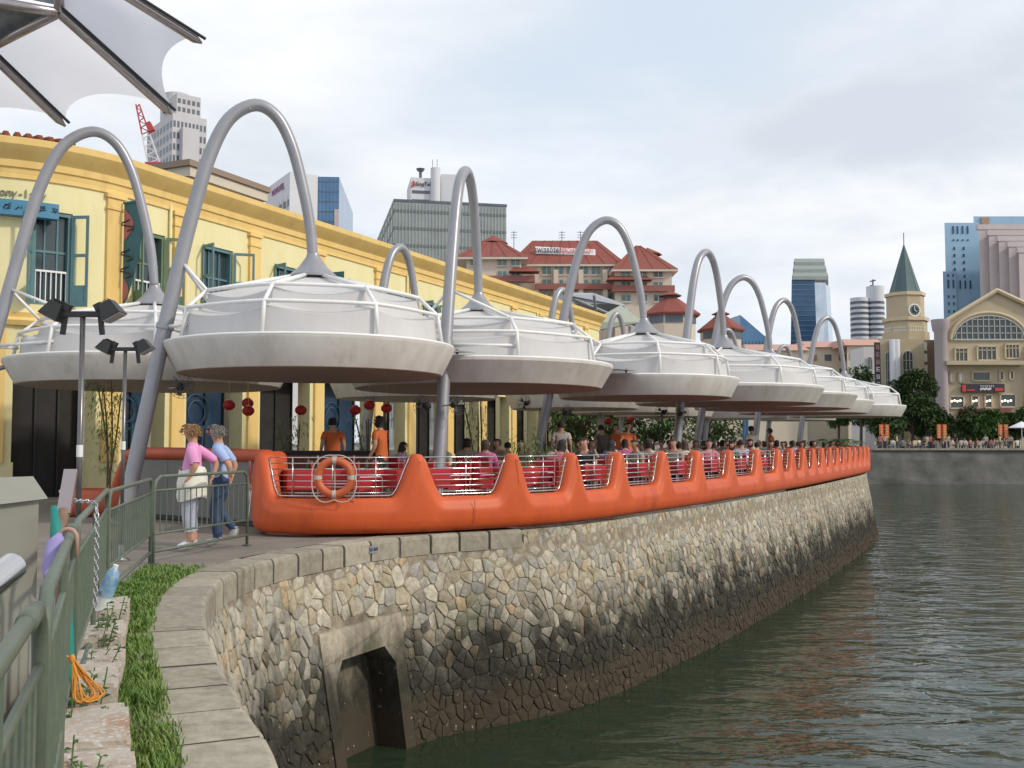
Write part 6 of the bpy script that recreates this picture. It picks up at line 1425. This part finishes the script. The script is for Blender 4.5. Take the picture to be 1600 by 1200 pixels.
for k_ in range(17):
    s = 4.6+k_*2.35; 
    if s > PP.len-3: break
    ang = math.atan2(PP.tan(s).y, PP.tan(s).x)
    for r_, off in enumerate((-1.05, -3.1, -4.9)):
        if r_ and k_ < 2: continue
        p = PP.pt(s+(0, .9, .3)[r_], off, .2); near = 'behind %s orange crest' % ORD[min(19, max(0, sum(1 for t in tips if t < s)))]
        rown = ('', ', inner row,', ', innermost row,')[r_]
        t_ = tb0 if not used[0] else copy_tree(tb0); used[0] = 1; t_.location = p; t_.rotation_euler = (0, 0, ang); t_['label'] = 'red-clothed dining table%s %s' % (rown, near)
        for side, (dx, dy, rz) in enumerate(((-.78, 0, -90), (.78, 0, 90))):
            q = p+Vector((math.cos(ang)*dx, math.sin(ang)*dx, 0)); c_ = ch0 if not used[1] else copy_tree(ch0); used[1] = 1; c_.location = q; c_.rotation_euler = (0, 0, ang+R(rz)); sd_ = 'near' if side == 0 else 'far'
            c_['label'] = 'red cafe chair, %s side%s %s' % (sd_, rown, near)
            if not (k_ < 2 or g.random() < .16): diner(q.x+g.uniform(-.12, .12), q.y+g.uniform(-.12, .12), ang+R(rz+g.uniform(-35, 35)), '%s side%s %s' % ('on '+sd_, rown, near))
# extra tables at the near end where only empty red chairs show
for x, y, w in ((-3.2, 16.6, 'left of the lifebuoy'), (-2.3, 16.9, 'right behind the lifebuoy'), (-.9, 17.6, 'behind the second opening')):
    t_ = copy_tree(tb0); t_.location = (x, y, .2); t_.rotation_euler = (0, 0, .3); t_['label'] = 'empty red-clothed table '+w
    for dx, rz in ((-.75, -90), (.75, 90)): c_ = copy_tree(ch0); c_.location = (x+dx, y+dx*.3, .2); c_.rotation_euler = (0, 0, R(rz)+.3); c_['label'] = 'empty chrome and red chair %s side of the table %s' % ('left' if dx < 0 else 'right', w)
# bar counter and waiters
bar = thing('bar_counter', (-2.8, 20.5, 0), 'red-brown tiled bar counter under the first umbrella', 'counter'); bx0, bx1 = PD(428, 690, 20.6).x, PD(592, 690, 20.6).x
mb = MB(); mb.box(((bx0+bx1)/2, 20.6, .62), (bx1-bx0, .6, 1.1)); mb.build('body', M_WOODR, bar); mb = MB(); mb.box(((bx0+bx1)/2, 20.58, 1.2), (bx1-bx0+.1, .72, .06)); mb.build('counter_top', M_DARK, bar)
for k_ in range(26):
    for j in range(3): mb = MB(); mb.box((bx0+.06+(bx1-bx0)*(k_+.5)/26*.97, 20.295, .25+.33*j), ((bx1-bx0)/26-.015, .02, .31)); mb.build('tile', M_WOODR, bar)
OR_ = {'body': SKIN_A, 'shirt': (.55, .12, .025), 'trousers': (.03, .03, .03), 'shoes': (.03, .03, .03), 'hair': HAIRS[0]}
for px, D, rz, lab, pr in ((520, 21.4, 20, 'waiter in orange shirt with back turned behind the bar counter', 0), (597, 20.0, 60, 'waiter in orange shirt at the right end of the bar counter', 1), (980, 27.5, 200, 'waiter in orange shirt serving with arm outstretched beside the third mast', 1), (963, 29.5, 150, 'second waiter in orange shirt behind the serving one', 0), (1205, 38, 60, 'waiter in orange shirt far down the terrace', 0)):
    q = PD(px, 690, D); place(STANDS[pr], (q.x, D, .2), R(rz), lab, OR_, sc=1.05)
for px, D, rz, lab, col_ in ((877, 26, 0, 'standing man in grey shirt with back turned near the third mast', (.42, .41, .38)), (940, 31, 30, 'standing man in dark shirt before the greenery', (.12, .12, .11)), (1175, 33.5, 20, 'standing man in white shirt far down the terrace', (.62, .60, .52)), (305, 22.5, 200, 'person seen above the grey end wall, only the head showing', (.5, .5, .48))):
    q = PD(px, 690, D); place(STANDS[0], (q.x, D, .2 if px != 305 else -.05), R(rz), lab, {'body': SKIN_A, 'shirt': col_, 'trousers': (.05, .05, .06), 'shoes': (.03, .03, .03), 'hair': HAIRS[1]}, sc=1.06 if px != 305 else .98)
# lanterns
M_LAN = mat('lantern_red', (.40, .015, .015), .6, var=.15, vscale=8)
for px, py, D, w in ((358, 633, 20.5, 'leftmost'), (387, 630, 21.0, 'upper of the close pair'), (388, 642, 20.6, 'lower of the close pair'), (470, 641, 21.0, 'beside the blue shopfront'), (555, 641, 22.0, 'left of three over the bar'), (577, 633, 22.0, 'middle of three over the bar'), (604, 638, 22.0, 'right of three over the bar'), (950, 658, 31, 'far, before the greenery'), (985, 656, 32, 'farthest, beside the serving waiter')):
    c_ = PD(px, py, D); o = thing('paper_lantern', c_, 'round red paper lantern, '+w, 'lantern', 'red lanterns hung under the umbrellas')
    r_ = .12; mb = MB(); mb.lathe([(.05, -r_*.82)]+[(r_*(math.cos(R(a)))*(1+.03*((a//12) % 2)), r_*.85*math.sin(R(a))) for a in range(-60, 61, 12)]+[(.05, r_*.82)], c_, 16); mb.build('shade', M_LAN, o, smooth=True)
    mb = MB(); mb.lathe([(.05, r_*.8), (.05, r_*.95), (0, r_*.95)], c_, 10); mb.tube([c_+Vector((0, 0, r_)), Vector((c_.x, c_.y, 2.95))], .004, 4); mb.build('cord', M_ORY, o); mb = MB(); mb.tube([c_-Vector((0, 0, r_*.8)), c_-Vector((.01, 0, r_*2.4))], [.014, .004], 6); mb.build('tassel', M_ORY, o)
# fans on the masts
def fan(px, py, D, rz, label):
    c_ = PD(px, py, D); o = thing('wall_fan', c_, label, 'fan', 'black fans fixed to the masts'); M = Matrix.Rotation(rz, 3, 'Z') @ Matrix.Rotation(R(90), 3, 'X'); r_ = .21
    mb = MB()
    for k_ in range(4): rr = r_*(1-.22*k_); mb.tube([c_+M @ Vector((rr*math.cos(a*.4488), rr*math.sin(a*.4488), .05-.012*k_)) for a in range(14)], .004, 4, closed=True)
    for k_ in range(14): a = k_*.4488; mb.tube([c_+M @ Vector((.04*math.cos(a), .04*math.sin(a), .07)), c_+M @ Vector((r_*math.cos(a), r_*math.sin(a), .05)), c_+M @ Vector((r_*.8*math.cos(a), r_*.8*math.sin(a), -.05))], .003, 4)
    mb.build('cage', M_BLACK, o); mb = MB(); mb.lathe([(0, -.2), (.06, -.19), (.075, -.1), (.05, -.03), (0, -.03)], c_, 12, M); mb.build('motor', M_BLACK, o, smooth=True)
    for k_ in range(3): mb = MB(); a = k_*2.09; mb.slab([c_+M @ Vector((.02*math.cos(a), .02*math.sin(a), 0)), c_+M @ Vector((.17*math.cos(a), .17*math.sin(a), .01)), c_+M @ Vector((.16*math.cos(a+.7), .16*math.sin(a+.7), -.02))], .004); mb.build('blade', mat('fan_blade', (.10, .11, .11), .4), o)
    mb = MB(); mb.tube([c_+M @ Vector((0, 0, -.15)), c_+M @ Vector((0, 0, -.15))+Vector((-.22, .1, -.02))], .014, 6); mb.build('arm', M_STEEL, o)
for a in ((283, 604, 17.6, .5, 'black fan on the nearest leaning mast'), (661, 634, 20.4, -.6, 'left fan on the second mast'), (714, 632, 20.6, .6, 'right fan on the second mast'), (820, 630, 27.8, -.4, 'fan on the third mast'), (885, 645, 28.0, .4, 'fan beside the third mast'), (1035, 644, 30.5, -.5, 'fan on the fourth mast'), (1066, 646, 31, .4, 'fan right of the fourth mast')): fan(*a)
# ================================================================ plants on the terrace
def bamboo(x, y, h, label, n=3, seed=1, dens=46):
    g = random.Random(seed); o = thing('bamboo_plant', (x, y, 0), label, 'plant', 'bamboo in pots'); mb = MB(); lf = MB()
    mbp = MB(); mbp.lathe([(0, 0), (.16, 0), (.21, .34), (.19, .34), (.18, .30), (0, .30)], (x, y, 0), 14); mbp.build('pot', M_DKORANGE, o, smooth=True, sharp=40)
    for k_ in range(n):
        b0 = Vector((x+g.uniform(-.08, .08), y+g.uniform(-.08, .08), .3)); t_ = b0+Vector((g.uniform(-.35, .25), g.uniform(-.2, .2), h*g.uniform(.85, 1.05))); mb.tube(spline([b0, b0.lerp(t_, .5)+Vector((.04, 0, .05)), t_], 4), [.017]*8+[.006], 6)
        for i in range(dens):
            f = g.uniform(.5, 1.0) if g.random() < .8 else g.uniform(.2, .5); p = b0.lerp(t_, f); d = Vector((g.uniform(-1, 1), g.uniform(-1, 1), g.uniform(-.3, .5))); e = p+d*g.uniform(.1, .34)
            for q in range(3): leaf(lf, e+Vector((g.uniform(-.05, .05), g.uniform(-.05, .05), g.uniform(-.05, .05))), d+Vector((g.uniform(-.7, .7), g.uniform(-.7, .7), -.4)), g.uniform(.09, .17), .02, .4)
    mb.build('canes', mat('cane_brown', (.12, .09, .04), .6), o, smooth=True); lf.build('leaves', M_LEAF, o); return o
q = PD(172, 690, 20.5); bamboo(q.x, 20.5, 2.25, 'tall potted bamboo before the yellow pier left of the nearest mast', 4, 3, 55)
pl = thing('orange_planter', PD(160, 740, 20.0), 'rounded orange planter kerb at the foot of the bamboo', 'planter'); c_ = Vector((PD(160, 690, 19.9).x, 19.9, 0)); mb = MB(); mb.lathe([(0, 0), (.62, 0), (.70, .12), (.68, .42), (.58, .50), (.40, .50), (.36, .40), (0, .40)], c_, 24, Matrix.Diagonal((1.1, .8, 1))); mb.build('shell', M_DKORANGE, pl, smooth=True)
for i, (px, D, h, lab) in enumerate(((455, 22.5, 1.7, 'potted bamboo left of the bar counter'), (570, 22.8, 1.9, 'potted bamboo right behind the bar waiters'), (745, 23.5, 2.1, 'thin brown-leaved bamboo right of the second mast'), (815, 19.6, 1.25, 'leafy potted plant behind the second orange crest'), (840, 21.0, 1.3, 'bright feathery potted plant behind the third opening'), (1000, 33, 1.6, 'potted bamboo deep inside the terrace'))):
    q = PD(px, 690, D); bamboo(q.x, D, h, lab, 3, 11+i, 34)
def palm(x, y, h, label, seed):
    g = random.Random(seed); o = thing('palm_plant', (x, y, 0), label, 'plant', 'palms at the far end of the terrace'); mb = MB(); mb.tube([(x, y, 0), (x, y, h*.45)], .07, 7); mb.build('stem', mat('cane_brown', (.12, .09, .04), .6), o); lf = MB()
    for k_ in range(12):
        a = g.uniform(0, 6.28); p0 = Vector((x, y, h*.45)); d = Vector((math.cos(a), math.sin(a), 0)); e = g.uniform(.7, 1.2)
        for i in range(12):
            t = i/11; p = p0+d*e*t+Vector((0, 0, h*.55*(1.5*t-1.1*t*t)))
            for sg_ in (-1, 1): leaf(lf, p, d*.5+Vector((-d.y, d.x, 0))*sg_, .34*(1-.5*t), .045, .35)
    lf.build('fronds', M_LEAF, o)
for i, (px, D, h) in enumerate(((1300, 46, 1.9), (1318, 45.5, 2.1), (1338, 47.2, 2.0), (1275, 45, 1.6))): q = PD(px, 690, D); palm(q.x-.4, D, h, ['palm with arching fronds left of the brightest one at the terrace tip', 'brightest palm near the terrace tip', 'palm nearest the terrace tip', 'low palm farthest from the terrace tip'][i], 40+i)
# ================================================================ trees, far bank life
def tree(x, y, z0, h, r_, label, seed, m_=None, n=2600, lw=.34, grp='trees on the opposite bank'):
    g = random.Random(seed); o = thing('broadleaf_tree', (x, y, z0), label, 'tree', grp); mb = MB(); top = Vector((x, y, z0+h*.55)); mb.tube([(x, y, z0-.1), (x+.1, y, z0+h*.3), top], [r_*.09, r_*.07, r_*.04], 8)
    cl = []
    for k_ in range(16):
        a = g.uniform(0, 6.28); rr = r_*g.uniform(.15, .78); c_ = Vector((x+rr*math.cos(a), y+rr*math.sin(a)*.8, z0+h*g.uniform(.38, .9))); cl.append((c_, r_*g.uniform(.25, .46))); mb.tube([Vector((x, y, z0+h*.3)), c_], [r_*.035, r_*.012], 5)
    mb.build('trunk', mat('bark', (.09, .07, .05), .9, var=.2), o); lf = MB()
    for i in range(n):
        c_, cr = g.choice(cl); d = Vector((g.gauss(0, 1), g.gauss(0, 1), g.gauss(0, 1))).normalized(); p = c_+d*cr*g.uniform(.55, 1.05); leaf(lf, p, d+Vector((g.uniform(-.8, .8), g.uniform(-.8, .8), g.uniform(-.8, .3))), lw*g.uniform(.7, 1.3), lw*.6, .2)
    lf.build('crown', m_ or M_LEAFD, o); return o
for i, (px, D, ytop_, rpx, lab, m_) in enumerate(((1345, 118, 568, 26, 'dark tree left of the vertical black sign', None), (1372, 116, 585, 18, 'dark tree right under the vertical black sign', None), (1410, 118, 582, 22, 'tall dark tree before the arched hall, left one', None), (1440, 117, 574, 24, 'tall dark tree before the arched hall, right one', None), (1425, 114, 622, 26, 'lower dark tree filling the gap under the two tall ones', None), (1475, 112, 640, 26, 'low tree left of the middle orange banners', M_LEAFD), (1515, 112, 640, 28, 'low dark tree under the red awning', M_LEAFD), (1545, 110.5, 645, 24, 'brighter green bush tree right of the awning', M_LEAF), (1590, 112, 642, 28, 'low tree at the right edge beside the far banners', M_LEAFD), (1390, 112, 642, 28, 'low dark tree by the leftmost orange banners', M_LEAFD), (1310, 122, 590, 24, 'tree half hidden behind the far umbrellas', None))):
    q = PD(px, 690, D); h = ztop(ytop_, D)-.6; tree(q.x, D, .6, h, rpx*1.15*D/1600, lab, 60+i, m_, 4200, .42)
for i, (px, D, h) in enumerate(((905, 52, 4.2), (960, 55, 4.4), (1015, 56, 4.0), (1100, 62, 4.5))): q = PD(px, 690, D); tree(q.x, D, 0, h, 2.6, ['small green tree at the far left of the terrace greenery', 'small green tree behind the serving waiter', 'small green tree beyond the fourth mast', 'small green tree far down the promenade'][i], 80+i, M_LEAF, 1500, .26, 'small trees behind the terrace')
q = PD(850, 480, 38); tr = tree(q.x, 38, 3.0, 2.2, .9, 'leafy climber and white blossom beside the third mast', 95, M_LEAFY, 500, .16, None)
g = random.Random(5)
for i, px in enumerate((1382, 1472, 1568)):
    o = thing('orange_banner_pair', PD(px, 700, 108), ['pair of orange banners nearest the umbrella tip', 'middle pair of orange banners on the far bank', 'rightmost pair of orange banners on the far bank'][i], 'banner', 'orange banners on the far quay'); D = 108; zt, zb = ztop(663, D), ztop(685, D)
    for sg_ in (-1, 1):
        x = px_at(px+sg_*4.4, D); mb = MB(); mb.box((x, D, (zt+zb)/2), (.44, .05, zt-zb)); bb = mb.build('banner', mat('banner_orange', (.60, .13, .04), .7), o); mb = MB()
        for k_ in range(5): mb = MB(); mb.box((x, D-.04, zt-.25-k_*.27), (.20, .02, .14)); mb.build('letter_mark', mat('banner_mark', (.66, .42, .2), .7), bb)
    mb = MB(); mb.tube([(px_at(px, D), D, .6), (px_at(px, D), D, zt+.1)], .05, 6); mb.build('pole', M_BLACK, o)
fp = {}
for i in range(34):
    px = 1370+i*6.6+g.uniform(-2, 2); D = g.uniform(106.6, 109); st_ = g.random() < .3; q = PD(px, 690, D); c_, nm = SHIRTS[g.choice((2, 2, 3, 4, 5, 9, 1))]
    place((STANDS if st_ else SITS)[g.randrange(2)], (q.x, D, .6), g.uniform(0, 6.28), '%s far-quay figure in %s %s' % ('standing' if st_ else 'seated', nm, 'left of middle banners' if px < 1468 else 'between middle and right banners' if px < 1565 else 'by right banners'), {'body': SKIN_A, 'shirt': c_, 'trousers': (.06, .06, .08), 'shoes': (.04, .04, .04), 'hair': HAIRS[0]}, 'people along the opposite quay', skip=('eyes', 'shoe', 'shoe2'))
    if not st_:
        t_ = copy_tree(ch0); t_.location = (q.x, D, .6); t_.rotation_euler = (0, 0, g.uniform(0, 6.28)); t_['label'] = 'pale far-quay chair %s' % ('left of middle banners' if px < 1468 else 'between middle and right banners' if px < 1565 else 'by right banners'); t_['group'] = 'chairs along the opposite quay'
        for c2 in t_.children:
            if c2.name.split('.')[0] in ('seat', 'backrest'): c2.material_slots[0].link = 'OBJECT'; c2.material_slots[0].material = M_BEIS
o = thing('market_parasol', PD(1597, 700, 108), 'pale green-white parasol at the far right of the opposite quay', 'parasol'); q = PD(1597, 690, 108); mb = MB(); mb.lathe([(1.3, 2.9), (1.25, 3.0), (0, 3.6)], (q.x, 108, 0), 12); mb.build('canopy', M_SIGNW, o); mb = MB(); mb.tube([(q.x, 108, .6), (q.x, 108, 3.5)], .04, 6); mb.build('pole', M_CHROME, o)
# share a group only among lookalikes; drop exact repeats by adding a place word
seen = {}
for o in list(bpy.data.objects):
    if o.parent is None and 'label' in o.keys(): seen.setdefault(o['label'], []).append(o)
for lab, L_ in seen.items():
    if len(L_) > 1:
        L_.sort(key=lambda o: o.location.x/max(.1, o.location.y))
        for i, o in enumerate(L_): o['label'] = lab+(', %s from the left' % ORD[i] if i < 20 else '')
